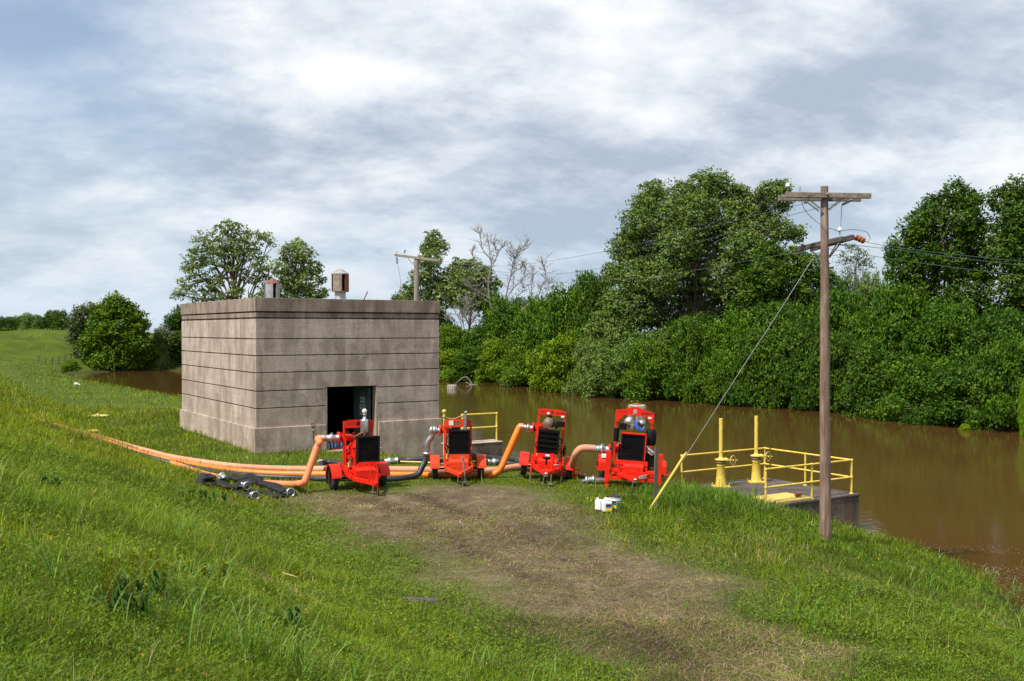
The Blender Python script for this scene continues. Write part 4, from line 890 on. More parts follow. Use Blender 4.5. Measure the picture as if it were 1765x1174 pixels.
    a = MB(); a.box((0, tl - .12, .39), (.10, .14, .09)); a.ball((0, tl - .17, .43), .062, 10, (1, 1, .6)); cp = a.build('hitch_coupler', M['silver'] if kind >= 3 else P_, T)
    for sx in (-1, 1):
        a = MB(); n = 9
        for k in range(n):
            z = .34 - k * .034; a.tube([(sx * (.05 + .004 * k) + (.012 if k % 2 else 0) * math.cos(q), tl - .05, z + .022 * math.sin(q)) if k % 2 else (sx * (.05 + .004 * k), tl - .05 + .012 * math.cos(q), z + .022 * math.sin(q)) for q in [i * math.pi / 3 for i in range(6)]], .006, 4, closed=True)
        a.build('safety_chain', M['grey'], T)
    if kind == 1:
        j = MB(); j.cyl((.13, tl + .14, .12), (.13, tl + .14, .92), .034); j.box((.13, tl + .14, .95), (.09, .09, .05)); jo = j.build('jack', P_, T)
        j = MB(); j.cyl((.10, tl + .10, .075), (.16, tl + .10, .075), .075, seg=14); j.beam((.09, tl + .12, .17), (.09, tl + .10, .06), .01, .03); j.beam((.17, tl + .12, .17), (.17, tl + .10, .06), .01, .03); j.build('caster', M['rubber'], jo)
        j = MB(); j.prism([(0, 0), (.22, .0), (.22, .12), (.10, .26), (0, .12)], (-.15, tl + .15, .44), (1, 0, 0), (0, 0, 1), .02); j.build('jack_bracket', P_, T)
        a = MB(); a.tube([(-.24, -1.25, .31) if False else (-.20 + .04 * math.cos(q), -1.28, .30 + .05 * math.sin(q)) for q in [i * math.pi / 5 for i in range(10)]], .009, 5, closed=True); a.build('tow_ring', P_, T)
    elif kind == 2:
        j = MB(); j.cyl((.17, tl + .16, .10), (.11, tl + .22, .86), .032); j.box((.11, tl + .22, .88), (.10, .10, .05)); j.cyl((.11, tl + .22, .90), (.02, tl + .22, .93), .012); jo = j.build('jack', M['grey'], T)
        j = MB(); j.cyl((.15, tl + .14, .07), (.20, tl + .14, .07), .07, seg=14); j.build('caster', M['rubber'], jo); j = MB(); j.box((.17, tl + .15, .14), (.12, .1, .05)); j.build('caster_plate', M['silver'], jo)
    else:
        if not big:
            j = MB(); j.cyl((.17, -1.36, .32), (.17, -1.36, .98), .038); j.cyl((.17, -1.36, .95), (.06, -1.40, .98), .012); jo = j.build('jack', P_, T)
            j = MB(); j.cyl((.17, -1.36, .02), (.17, -1.36, .32), .024); j.lathe([(.08, 0), (.08, .02), (.03, .05)], (.17, -1.36, 0)); j.build('jack_foot', M['silver'], jo)
            j = MB(); j.ball((-.03, -1.30, .82), .12, 14, (1.15, .9, .45)); j.cyl((-.03, -1.30, .6), (-.03, -1.30, .80), .03); j.build('jack_cap', M['black'], T)
            for sx in (-1, 1):
                j = MB(); j.box((sx * .50, -.78, .52), (.065, .065, .62)); j.beam((sx * .40, -.86, .56), (sx * .54, -.80, .56), .05, .05); l_ = j.build('stabiliser_leg', P_, T, bevel=.005)
                j = MB(); j.cyl((sx * .50, -.78, -.12), (sx * .50, -.78, .22), .024); j.build('leg_foot', M['zinc_rust'] if sx < 0 else M['silver'], l_)
        else:
            for sx in (-1, 1):
                j = MB(); j.box((sx * .80, -1.02, .64), (.15, .15, .98)); j.beam((sx * .42, -.95, .52), (sx * .80, -1.0, .52), .10, .10); l_ = j.build('stabiliser_leg', P_, T, bevel=.01)
                j = MB(); j.box((sx * .80, -1.02, .06), (.115, .115, .44)); j.build('leg_foot', P_, l_, bevel=.008)
                j = MB(); j.tube([(sx * .88, -1.02, .50), (sx * 1.12, -1.02, .50), (sx * 1.14, -1.02, .62)], .016, 8); j.build('crank_handle', P_, l_)
    # lifting frame
    a = MB(); hb = bw / 2; by = .02
    for sx in (-1, 1): a.box((sx * (hb - .035), by, (bh - .04 + .42) / 2), (.07, .07, bh - .46))
    a.build('lifting_frame', P_, T, bevel=.006)
    a = MB(); lifting_plate(a, bw, bh - pd, bh, by - .045, .014, 'hump' if big else 'chamfer'); pt = a.build('lifting_plate', P_, T)
    fx = Matrix(((1, 0, 0), (0, 0, 1), (0, 1, 0))); tm_ = Matrix(((1, 0, 0), (0, 0, -1), (0, 1, 0)))
    zt = bh - pd / 2; yy = by - .056
    if kind >= 3:
        text('godwin', .105, Vector((.27 if not big else .36, yy - .006, zt + (.0 if not big else .01))), tm_, M['dark_text'], pt)
        a = MB(); a.lathe([(.036, 0), (.036, .004), (.022, .004), (.022, 0)], (.43 if not big else .56, yy - .002, zt + (.0 if not big else .03)), (0, -1, 0), 14); a.box((.43 if not big else .56, yy - .004, zt + (.0 if not big else .03)), (.035, .004, .008)); a.build('emblem', M['dark_text'], pt)
        a = MB()
        for r_ in range(2 if big else 3):
            zz = zt + .035 - r_ * .04
            for k in range(7): a.box((-.42 + k * .045 + (-.10 if big else .03), yy - .002, zz), (.034, .004, .014))
        a.build('small_print', M['dark_text'], pt)
        a = MB(); a.box((hb - .11 if not big else hb - .13, yy - .008, bh - pd - .01 if not big else bh - pd - .04), (.11, .012, .06)); a.build('sticker', M['white'], pt)
    if kind == 2:
        a = MB(); a.box((-.22, yy - .002, bh - .13), (.15, .004, .15)); s_ = a.build('sticker', M['white_dirty'], pt); a = MB(); a.box((-.115, yy - .002, bh - .13), (.035, .004, .15)); a.build('sticker', M['black'], pt)
    if kind == 1:
        a = MB()
        for r_ in range(2):
            for k in range(9): a.box((-.36 + k * .04, yy - .002, zt + .03 - r_ * .05), (.03, .004, .012))
        a.build('small_print', M['dark_text'], pt)
    # radiator
    rw, rh_, rz, ry = ((.74, .84, 1.22, -.60) if big else (.70, .80, 1.26, -.62)); rx0 = (-.04 if big else .03 if kind == 2 else -.04 if kind == 3 else .16)
    a = MB(); a.box((rx0, ry + .10, rz), (rw - .03, .26, rh_ - .02)); a.box((rx0, ry, rz + rh_ / 2 - .03), (rw, .11, .06)); a.box((rx0, ry, rz - rh_ / 2 + .03), (rw, .11, .06))
    for sx in (-1, 1): a.box((rx0 + sx * (rw / 2 - .025), ry, rz), (.05, .11, rh_))
    if kind == 3:
        for k in range(5): a.box((rx0, ry - .03, rz - .32 + k * .16), (rw + .01, .08, .02))
    rd_ = a.build('radiator', M['black'], T, bevel=.008)
    a = MB(); a.box((rx0, ry - .015, rz), (rw - .10, .03, rh_ - .12)); a.build('grille', M['fins'], rd_)
    a = MB(); a.cyl((rx0 - .1, ry + .02, rz + rh_ / 2), (rx0 - .1, ry + .02, rz + rh_ / 2 + .04), .035, seg=10)
    if kind == 2: a.box((rx0 - .12, ry + .08, rz + rh_ / 2 + .05), (.28, .14, .08))
    a.build('filler_cap', M['black'], rd_)
    if big:
        a = MB(); a.box((rx0, ry - .05, rz + rh_ / 2 + .03), (rw + .06, .06, .05))
        a.box((rx0 + rw / 2 + .02, ry - .05, rz), (.035, .05, rh_)); a.box((rx0, ry - .04, rz - rh_ / 2 - .01), (rw, .05, .035)); a.build('radiator_guard', P_, T, bevel=.004)
    a = MB(); a.box((rx0, ry - .02, .80 if not big else .74), (rw - .06 if not big else 1.0, .10, .15)); a.beam((rx0 - .3, ry, .58), (rx0 - .3, ry, .80), .07, .07); a.beam((rx0 + .3, ry, .58), (rx0 + .3, ry, .80), .07, .07)
    br = a.build('radiator_bracket', P_, T, bevel=.008)
    if kind == 3: a = MB(); a.box((rx0 + .02, ry - .073, .80), (.13, .006, .12)); a.build('sticker', M['white'], br)
    if kind == 1:
        a = MB()
        for xx in (.08, .24): a = MB(); a.box((xx, ry - .073, .80), (.035, .006, .03)); a.build('sticker', M['ink'], br)
    # engine
    a = MB(); a.box((.02, -.08, .98), (.46, .66, .52)); a.box((.02, -.08, 1.30), (.34, .60, .16)); a.box((.02, -.08, 1.5 if big else 1.4), (.3, .5, .22 if big else .05)); a.box((.02, -.1, 1.42), (.24, .5, .10))
    a.cyl((-.24, -.15, .95), (-.24, .15, .95), .08); a.cyl((.27, -.2, 1.1), (.27, .1, 1.1), .07)
    for k in range(5): a.box((.02, -.34 + k * .13, 1.12), (.50, .03, .36))
    en = a.build('engine', P_ if kind != 3 else M['black'], T, bevel=.012)
    a = MB(); a.lathe([(0, 0), (.20, 0), (.24, .03), (.24, .05)], (rx0, -.46, 1.15), (0, 1, 0)); a.build('fan_shroud', M['black'], en)
    a = MB(); a.cyl((-.30, -.22, .72), (-.30, -.22, .98), .045, seg=12); a.build('oil_filter', M['steel'], en)
    a = MB()
    for (p0, p1, p2, p3) in (((-.2, -.35, 1.3), (-.42, -.32, 1.15), (-.40, -.2, .95), (-.25, -.1, .8)), ((-.1, -.3, 1.45), (-.35, -.4, 1.42), (-.38, -.3, 1.2), (-.3, -.1, 1.0)), ((.2, -.3, 1.4), (.40, -.35, 1.35), (.42, -.2, 1.1), (.3, 0, .9))):
        a = MB(); a.tube(catmull([p0, p1, p2, p3], 5), .016, 6); a.build('engine_hose', M['black'] if kind != 1 else M['red'], en)
    a = MB(); a.cyl((-.36, -.28, .62), (-.36, -.28, .84), .03, seg=8); a.build('fuel_line', M['yellow'], en)
    # pump end
    dz = 1.02 if big else (1.58 if kind != 1 else 1.56); dx = -(hb + .06)
    a = MB(); a.lathe([(0.0, -.06), (.20, -.06), (.30, -.02), (.33, .05), (.33, .15), (.28, .22), (.14, .26), (.12, .42), (.17, .42), (.17, .46), (0.0, .46)], (0.0, .40, .98), (0, 1, 0), 24)
    if big: a.tube(catmull([(-.05, .50, 1.2), (-.35, .42, 1.1), (-.55, .2, dz), (dx - .05, .10, dz)], 5), .125, 14)
    else: a.tube(catmull([(.05, .50, 1.1), (.0, .50, 1.35), (-.1, .46, dz - .05), (-.30, .22, dz), (dx - .02, .12, dz)], 5), .105, 14)
    pc_ = a.build('pump_casing', P_, T)
    a = MB(); yd = .10 if big else .12
    a.lathe([(.07, 0), (.19, 0), (.19, .035), (.07, .035)], (dx - .04, yd, dz), (-1, 0, 0), 20)
    for k in range(8): q = k * math.pi / 4; a.cyl((dx - .06, yd + .155 * math.cos(q), dz + .155 * math.sin(q)), (dx - .11, yd + .155 * math.cos(q), dz + .155 * math.sin(q)), .014, seg=6)
    a.build('discharge_flange', P_, pc_)
    for (x, z, r_) in ((-.30, dz + .16, .035), (-.12, dz + .12, .03), (-.50, dz + .13, .03)):
        a = MB()
        a.tube([(x + r_ * math.cos(q), yd - .04, z + r_ * math.sin(q)) for q in [i * math.pi / 5 for i in range(10)]], .010, 5, closed=True); a.cyl((x, yd - .04, z - .09), (x, yd - .04, z - r_), .012, seg=6); a.build('lifting_eye', P_, pc_)
    a = MB(); a.cyl((-.40, -.05, dz if not big else 1.25), (-.40, -.05, .75), .05 if big else .022, seg=10)
    if not big: a.box((-.42, .1, 1.24), (.05, .1, .7))
    a.build('priming_pipe', P_ if not big else M['black'], T)
    # exhaust and top gear
    n0_ = len(COL.objects)
    if kind == 1:
        a = MB(); ex = (.17, -.12); a.lathe([(.035, 0), (.035, .12), (.05, .13), (.05, .16), (.118, .18), (.122, .2), (.122, .55), (.118, .57), (.05, .60), (.05, .74), (.06, .745), (.06, .76), (0, .76)], (*ex, 1.55)); e_ = a.build('exhaust_silencer', M['silver'], T)
        a = MB(); a.ball((ex[0], ex[1], 2.385), .078, 16, (1, .8, 1)); a.cyl((ex[0] + .05, ex[1], 2.26), (ex[0] + .05, ex[1], 2.36), .012); a.build('rain_cap', M['white'], e_)
        a = MB(); a.tube([(-.22, -.3, 1.60), (-.02, -.22, 1.68), (.18, -.15, 1.76)], .035, 10); a.build('exhaust_elbow', M['rust'], e_)
    elif kind == 2:
        a = MB(); a.cyl((.24, -.15, 1.5), (.24, -.15, 2.08), .055); a.cyl((.24, -.15, 2.06), (.24, -.15, 2.18), .035); a.cyl((.22, -.15, 2.18), (.30, -.15, 2.20), .045); e_ = a.build('exhaust_silencer', M['grey'], T)
        a = MB(); a.box((-.26, -.46, 1.55), (.12, .12, .3)); a.build('control_box', M['black'], T, bevel=.01)
    elif kind == 3:
        a = MB(); a.lathe([(.18, 0), (.20, .08), (.19, .16), (.15, .24), (.10, .30), (.06, .32), (0, .33)], (-.08, -.2, 1.66), seg=18); e_ = a.build('intake_manifold', M['brown_metal'], T)
        a = MB(); a.lathe([(.07, .30), (.09, .33), (.085, .38), (.03, .40), (0, .41)], (-.07, -.2, 1.66), seg=14); a.cyl((.05, -.25, 1.9), (.14, -.3, 1.70), .03); a.cyl((.14, -.3, 1.74), (.17, -.3, 1.62), .022); a.build('manifold_cap', M['black'], e_)
        a = MB(); a.cyl((-.10, -.1, 1.9), (-.12, -.1, 2.06), .022); a.ball((-.12, -.12, 2.08), .05, 12); a.build('rain_cap', M['white'], e_)
        a = MB(); a.box((.30, -.3, 1.80), (.30, .26, .18)); a.cyl((.18, -.3, 1.66), (.18, -.3, 1.74), .05); a.build('air_filter', M['black'], T, bevel=.02)
        a = MB(); a.ball((.52, .0, .98), .20, 14, (.28, .7, 1.1)); a.build('light_guard', M['rubber'], T)
        a = MB(); a.lathe([(0, 0), (.05, .02), (.02, .08), (0, .1)], (-.26, -.1, 1.70)); a.box((-.30, -.1, 1.70), (.2, .05, .03)); a.build('valve_lever', P_, T)
        a = MB()
        for k in range(5): a.box((rx0 + .40, ry + .1, .95 + k * .1), (.08, .2, .015), (0, R(25), 0))
        a.build('side_louvre', M['black'], rd_)
        text('godwin', .06, Vector((.30, -1.02 if False else -.985, .60)), tm_, M['white'], T)
    else:
        a = MB(); a.lathe([(.05, -.12), (.17, -.10), (.20, 0), (.17, .10), (.05, .12)], (-.14, -.12, 1.76), (0, 1, .1), 22); e_ = a.build('turbocharger', M['silver'], T)
        a = MB(); a.tube(catmull([(-.06, -.36, 1.58), (-.06, -.36, 1.72), (-.05, -.34, 1.88)], 4), [.085] * 4 + [.062] * 5, 12); a.cyl((-.05, -.34, 1.86), (-.05, -.34, 2.02), .055); a.lathe([(.055, 0), (.072, .02), (.072, .05), (.05, .05)], (-.05, -.34, 2.0)); a.build('exhaust_pipe', M['brown_metal'], e_)
        a = MB(); a.lathe([(0, -.1), (.10, -.08), (.12, 0), (.10, .1), (.04, .12)], (.24, -.1, 1.76), (0, 1, 0), 16); a.cyl((.1, -.1, 1.8), (.3, -.1, 1.8), .05); a.cyl((.3, -.12, 1.55), (.32, -.12, 1.8), .04); a.build('engine_top', M['grey'], e_)
        a = MB(); a.tube(catmull([(.02, -.36, 1.88), (.0, -.40, 1.74), (.06, -.42, 1.62), (.15, -.42, 1.57), (.26, -.42, 1.60), (.30, -.38, 1.70)], 5), .024, 8); a.tube(catmull([(.06, -.36, 1.88), (.04, -.40, 1.76), (.10, -.44, 1.64), (.22, -.44, 1.64)], 5), .02, 8); a.build('coolant_hose', M['blue'], e_)
        a = MB(); a.box((-.38, -.42, 1.66), (.24, .18, .20)); a.cyl((-.56, -.3, 1.15), (-.56, -.3, 1.58), .085); a.build('header_tank', M['black'], T, bevel=.015)
        a = MB(); a.lathe([(0, -.26), (.12, -.25), (.175, -.20), (.18, .18), (.14, .25), (.05, .27), (0, .27)], (.52, -.38, 1.36), (.0, .15, 1), 20); a.build('air_filter', M['black'], T)
        a = MB(); a.box((.58, -.36, .86), (.40, .34, .42)); a.build('battery_box', M['black'], T, bevel=.03)
        a = MB(); a.tube(catmull([(.40, -.52, 1.28), (.52, -.58, 1.16), (.68, -.56, 1.05), (.74, -.52, .92)], 5), .05, 10); a.tube(catmull([(.38, -.50, 1.20), (.50, -.58, 1.08), (.60, -.58, 1.02)], 4), .03, 8); a.build('wrapped_pipe', M['silver'], T)
        a = MB(); a.box((-.03, -1.12, .30), (1.5, .08, .10)); a.box((0, -.7, .33), (1.3, .5, .1)); a.build('under_beam', P_, T)
        a = MB(); a.beam((.14, -1.72, .46), (.38, -1.40, .46), .006, .10); a.build('sticker', M['white'], T); text('godwin', .07, Vector((.33, -1.50, .47)), tm_, M['ink'], T)
        a = MB(); a.box((-.86, -.30, .86), (.24, .34, .10)); a.build('side_box', M['white_dirty'], T, bevel=.01)
        a = MB(); a.cyl((-.66, -.35, .9), (-.66, -.35, 1.30), .035, seg=8); a.build('guard_pad', M['rubber'], T)
    if kind >= 3:
        for o_ in list(COL.objects)[n0_:]:
            if o_.parent == T and o_.name.split('.')[0] in ('turbocharger', 'header_tank', 'intake_manifold', 'rain_cap', 'air_filter', 'valve_lever'): o_.location.z += .20 if big else .05
    bpy.context.view_layer.update()
    return T, T.matrix_world @ Vector((dx - .075, yd, dz)), (T.matrix_world.to_3x3() @ Vector((-1, 0, 0))).normalized(), T.matrix_world @ Vector((0, .88, .98))
def gp(px, y, dz=0.0):
    x = (px - 882.5) / F * y; return Vector((x, y, gzf(x, y) + dz))
def gp2(px, py): p = hit(px, py); return p
p1 = gp(616, 30.9); PUMP1 = make_pump(p1, 24, 0.5, 'red trailer pump at the left with a tall silver exhaust, parked before the dark doorway', 'red', 1)
p2 = gp(789, 32.9); PUMP2 = make_pump(p2, 5, 0.0, 'duller orange red trailer pump with a black hose and steel elbow, second from the left', 'orange_red', 2)
p3 = gp(941, 33.0, 0.03); PUMP3 = make_pump(p3, -3, 5.6, 'red trailer pump tilting to the right with a bright orange hose, second from the right', 'red', 3)
p4 = gp(1086, 31.9, 0.02); PUMP4 = make_pump(p4, -3, 4.0, 'biggest red trailer pump with a humped lifting frame and blue hoses, rightmost of the row', 'red', 4)

# ============================================================ HOSES
def coupling(parent, c, d, L_, r, name='coupling', mat='steel'):
    d = Vector(d).normalized(); a = MB()
    a.lathe([(r * .95, 0), (r * 1.05, .01), (r * 1.05, L_ * .28), (r * 1.35, L_ * .30), (r * 1.42, L_ * .34), (r * 1.42, L_ * .42), (r * 1.2, L_ * .46), (r * 1.2, L_ * .5), (r * 1.0, L_ * .53), (r * 1.0, L_ * .9), (r * 1.35, L_ * .92), (r * 1.35, L_), (r * .8, L_)], c, d, 18)
    u, v, n = basis(d); q = Vector(c) + d * L_ * .38
    for s in (-1, 1): a.beam(q + v * r * 1.35 * s, q + v * r * 1.55 * s + d * L_ * .12, .03, .05); a.beam(q + u * r * 1.4 * s - d * .04, q + u * r * 1.5 * s + d * L_ * .2, .02, .03)
    return a.build(name, M[mat], parent)
def clamps(parent, c, d, r, n=3, gap=.055, mat='silver'):
    d = Vector(d).normalized(); a = MB()
    for k in range(n): a.lathe([(r * 1.0, 0), (r * 1.05, .004), (r * 1.05, .022), (r * 1.0, .026)], Vector(c) + d * k * gap, d, 16)
    return a.build('hose_clamp', M[mat], parent)
def hose(name, label, pts, r, mat, k=8, cat='hose', grp=None, seg=14, flat=None):
    o0 = Vector(pts[0]); c = catmull([Vector(p) - o0 for p in pts], k); a = MB(); a.tube(c, r, seg); o = a.build(name, M[mat]); o.location = o0
    return tag(o, label, cat, grp)
def ground_pts(lst, r):
    out = []
    for px, py in lst: p = hit(px, py, r); p.z = gzf(p.x, p.y) + r * (.8 if px > 330 else .8 - .65 * min(1, (330 - px) / 200)); out.append(p)
    return out
G = 'hoses running from the pumps over the levee'
def world_child(o): return o
# hose 1: faded orange, pump 1
_, f1, d1, s1 = PUMP1; r1 = .105
cend = f1 + d1 * .40
b1 = at(549, 762, cend.y - .25); e1 = at(524, 834, cend.y - .75); e1.z = max(e1.z, gzf(e1.x, e1.y) + r1)
pts1 = [cend, cend + d1 * .22, b1 + Vector((.03, 0, -.03)), b1 + Vector((-.05, 0, -.16)), b1.lerp(e1, .5), e1.lerp(b1, .07), e1 + Vector((-.04, 0, .0)), e1 + Vector((-.16, 0, -.02))] + ground_pts([(500, 835), (450, 833), (410, 829), (370, 822), (335, 812), (300, 800), (262, 788), (225, 775), (190, 762), (150, 748), (110, 735), (90, 730)], r1)
h1 = hose('discharge_hose', 'faded orange hose rising steeply to the leftmost pump, lowest hose on the grass', pts1, r1, 'hose_rust', 6, grp=G)
def addc(o, fn, *a, **k):
    c = fn(o, *a, **k); c.location = -o.location; return c
addc(h1, coupling, cend - d1 * .02, -d1, .42, .098); addc(h1, clamps, cend + d1 * .05, d1, r1 + .002)
# hose 2: salmon, long run behind the wheels to the biggest pump
_, f4, d4, s4 = PUMP4; r4 = .118
c4 = f4 + d4 * .42; up4 = at(985, 797, c4.y + .15); dn4 = at(970, 826, c4.y + 1.2); dn4.z = gzf(dn4.x, dn4.y) + r4
pts4 = [c4, c4 + d4 * .16, at(1008, 773.5, c4.y), at(999, 776, c4.y + .02), at(992, 785, c4.y + .12), at(985, 806, c4.y + .6), at(979, 818, c4.y + .95), dn4, Vector((1.05, 35.0, gzf(1.05, 35.0) + r4)), Vector((.3, 34.9, gzf(.3, 34.9) + r4))] + ground_pts([(850, 811), (800, 811), (700, 810), (600, 809), (520, 809), (460, 808), (400, 804), (340, 796), (290, 787), (250, 776), (215, 766), (170, 752), (130, 742), (92, 732), (60, 722)], r4)
h4 = hose('discharge_hose', 'pale salmon hose running behind the pump wheels to the biggest pump', pts4, r4, 'hose_salmon', 6, grp=G)
addc(h4, coupling, c4 - d4 * .02, -d4, .44, .11); addc(h4, clamps, c4 + d4 * .04, d4, r4 + .002, 3, .07, 'grey')
# hose 3: bright orange, pump 3
_, f3, d3, s3 = PUMP3; r3 = .105
c3 = f3 + d3 * .30; e3 = at(858, 815, c3.y - .25); e3.z = gzf(e3.x, e3.y) + r3 * .9
pts3 = [c3, c3 + d3 * .13, at(888, 753, c3.y - .06), at(873, 787, c3.y - .15), at(861, 811, c3.y - .24), e3 + Vector((-.22, .02, 0))] + ground_pts([(835, 820), (790, 820), (730, 819), (660, 819), (600, 818), (540, 818), (470, 817), (410, 813), (350, 805), (300, 795), (255, 784), (215, 772), (175, 760), (140, 750), (110, 742)], r3 * .8)
h3 = hose('discharge_hose', 'bright orange hose dropping from the tilted pump and running left over the grass', pts3, r3, 'hose_orange', 6, grp=G)
addc(h3, coupling, c3 - d3 * .02, -d3, .31, .085, 'coupling', 'silver'); addc(h3, clamps, c3 + d3 * .03, d3, r3 + .002, 3, .04)
# hose 4: black from pump 2, with a steel elbow
_, f2, d2, s2_ = PUMP2; r2_ = .10
el0 = f2 + d2 * .17; el = catmull([el0, el0 + d2 * .10, at(744, 753, el0.y - .02), at(737, 765, el0.y - .02), at(735.5, 783, el0.y - .02)], 5)
e2a = el[-1]; e2b = at(732, 797, e2a.y - .05); e2c = at(721, 818, e2a.y - .25)
e2c.z = max(e2c.z, gzf(e2c.x, e2c.y) + r2_ * .8)
pts2 = [e2a, e2b, e2b.lerp(e2c, .55), e2c] + ground_pts([(705, 823), (680, 826), (650, 827), (610, 826), (560, 826), (500, 824), (440, 821), (390, 816), (340, 808), (290, 797), (240, 783), (200, 770), (160, 756), (120, 744), (88, 736)], r2_)
h2 = hose('discharge_hose', 'black hose below the steel elbow of the second pump, running left along the grass', pts2, r2_, 'hose_black', 6, grp=G)
a = MB(); a.tube(el, .095, 16)
for q, nx in ((el[0], d2), (el[-1], Vector((0, 0, -1))), (el[5], d2)): a.lathe([(.09, -.05), (.14, -.045), (.145, 0), (.14, .045), (.09, .05)], q, nx, 18)
eo = a.build('steel_elbow', M['steel'], h2); eo.location = -h2.location
addc(h2, coupling, el0, -d2, .17, .09); addc(h2, clamps, e2a + Vector((0, 0, -.08)), (0, 0, -1), r2_ + .002, 3, .06, 'grey')
# black suction hoses
S = 'black suction hoses behind the pumps'
g_ = lambda px, y, dz=.11: gp(px, y, dz)
hs = hose('suction_hose', 'dark ribbed suction hose lying in a loop below the doorway behind the leftmost pump', [s1 + Vector((.05, -.1, -.1)), s1 + Vector((0.25, .5, -.35)), g_(632, 34.2), g_(600, 35.6), g_(568, 36.4), g_(552, 36.0), g_(556, 34.9), g_(572, 34.0), g_(590, 33.0)], .115, 'hose_black', 6, grp=S)
a = MB(); q = g_(553, 36.1); a.lathe([(.12, -.1), (.16, -.08), (.16, .08), (.12, .1)], q - hs.location, (-1, .4, 0), 16); a.build('coupling', M['zinc_rust'], hs)
hs = hose('suction_hose', 'black suction hose with a steel joint running right from the leftmost pump towards the river', [g_(640, 35.8), g_(662, 36.2), g_(700, 36.6), g_(740, 36.2), g_(775, 35.9), g_(815, 36.2), g_(850, 36.6)], .105, 'hose_black', 6, grp=S)
addc(hs, coupling, g_(662, 36.2), g_(700, 36.6) - g_(662, 36.2), .5, .11)
hs = hose('washdown_hose', 'thin pale yellow line lying along the black suction hose behind the second pump', [g_(690, 36.1, .10), g_(730, 35.8, .06), g_(765, 35.5, .05), g_(800, 35.4, .05)], .03, 'rope', 6)
hs = hose('suction_hose', 'black suction hose lying in the grass between the second and the tilted pump', [s2_ + Vector((.1, .1, -.2)), g_(830, 36.2), g_(868, 36.6, .15), g_(888, 36.2, .2), g_(905, 35.4, .12), g_(930, 34.4, .12), s3 + Vector((0, .1, -.3))], .11, 'hose_black', 6, grp=S)
hs = hose('suction_hose', 'shorter black hose with a crumpled steel end right of the second pump', [g_(838, 35.4, .08), g_(858, 35.6, .1), g_(880, 35.5, .1), g_(900, 35.0, .1), g_(918, 34.6, .1)], .09, 'hose_black', 6, grp=S)
addc(hs, coupling, g_(858, 35.6, .1), g_(838, 35.4, .08) - g_(858, 35.6, .1), .4, .10)
a = MB(); q0 = g_(1022, 31.6, .12); hs = thing('pipe_fitting', g_(1022, 31.6, 0), (0, 0, 0), 'loose galvanised pipe elbow lying in the grass left of the biggest pump', 'fitting')
a.tube(catmull([(-.22, 0, .10), (-.05, .02, .13), (.12, .02, .10), (.38, .1, .11)], 5), .10, 14); a.build('elbow', M['steel'], hs)
a = MB(); a.lathe([(.1, -.04), (.15, -.03), (.15, .03), (.1, .04)], (-.2, 0, .1), (1, 0, .1)); a.lathe([(.1, -.04), (.14, -.03), (.14, .03), (.1, .04)], (.02, .02, .13), (1, 0, 0)); a.build('collar', M['silver'], hs)
a = MB(); a.tube([(-.35, -.05, .08), (-.25, -.02, .1)], .06, 8); a.build('lever', M['grey'], hs)
hs = thing('pipe_fitting', gp(984, 33.0), (0, 0, .3), 'small red valve handle and fitting beside the right wheel of the tilted pump', 'fitting')
a = MB(); a.cyl((-.15, 0, .10), (.25, 0, .12), .05); a.box((.12, 0, .22), (.05, .05, .2)); a.box((.2, 0, .30), (.22, .04, .04)); a.build('valve', M['red'], hs); a = MB(); a.cyl((.25, 0, .1), (.55, .1, .06), .07); a.build('pipe', M['brown_metal'], hs)
# heap of collapsed black hoses
def lay_flat(label, pts, w, hgt, ends, seed=0):
    rd = random.Random(seed); o0 = gp2(*pts[0][:2]); P_ = [gp2(*p[:2]) + Vector((0, 0, p[2] if len(p) > 2 else 0)) - o0 for p in pts]; c = catmull(P_, 6); a = MB(); vs, fs = [], []; n = len(c); K = 10
    for i in range(n):
        tdir = (c[min(i + 1, n - 1)] - c[max(i - 1, 0)]); tdir.z *= .3; tdir.normalize(); sd_ = Vector((-tdir.y, tdir.x, 0)).normalized(); w_ = 0; fat = .72 + .28 * math.sin(i * .55 + seed); tw = rd.uniform(-.25, .25)
        ww = w * 1.3 * (.9 + .2 * rd.random()); hh = hgt * (.45 + .55 * fat)
        for k in range(K):
            q = 2 * math.pi * k / K; x = math.cos(q) * ww; z = math.sin(q) * hh + hh + tw * x * .6 + rd.uniform(-.012, .012)
            vs.append(c[i] + sd_ * x + Vector((0, 0, max(z, .0) + .01)))
    for i in range(n - 1):
        for k in range(K): k2 = (k + 1) % K; fs.append((i * K + k, i * K + k2, (i + 1) * K + k2, (i + 1) * K + k))
    a.add(vs, fs, True); a.add(vs[:K], [tuple(range(K))[::-1]]); a.add(vs[-K:], [tuple(range(K))])
    o = a.build('flattened_hose', M['pile_hose']); o.location = o0; tag(o, label, 'hose', 'heap of flattened black hoses in the grass')
    for e in ends:
        i = 0 if e[0] == 0 else n - 1; d = (c[i] - c[2 if i == 0 else n - 3]).normalized(); d = Vector((d.x + e[1], d.y + e[2], e[3])).normalized(); q = c[i] + Vector((0, 0, .09)); m_ = MB()
        m_.lathe([(.075, -.12), (.085, -.02), (.10, 0), (.10, .10), (.125, .115), (.135, .15), (.13, .20), (.11, .205), (.095, .16), (.09, .02), (.0, .0)], q, d, 18)
        for kk in range(3): m_.lathe([(.088, 0), (.092, .004), (.092, .02), (.088, .024)], q + d * (-.11 + kk * .035), d, 14)
        u, v, _n = basis(d)
        for s in (-1, 1): m_.beam(q + u * .14 * s + d * .12, q + u * .17 * s - d * .02, .03, .03)
        m_.build('coupling', M['steel'], o)
    return o
lay_flat('flattened black hose in front with a steel end facing the camera', [(436, 862, .02), (418, 856, .02), (404, 850), (420, 846), (455, 851), (478, 858), (487, 861)], .17, .035, [(0, .2, -.5, .1)], 1)
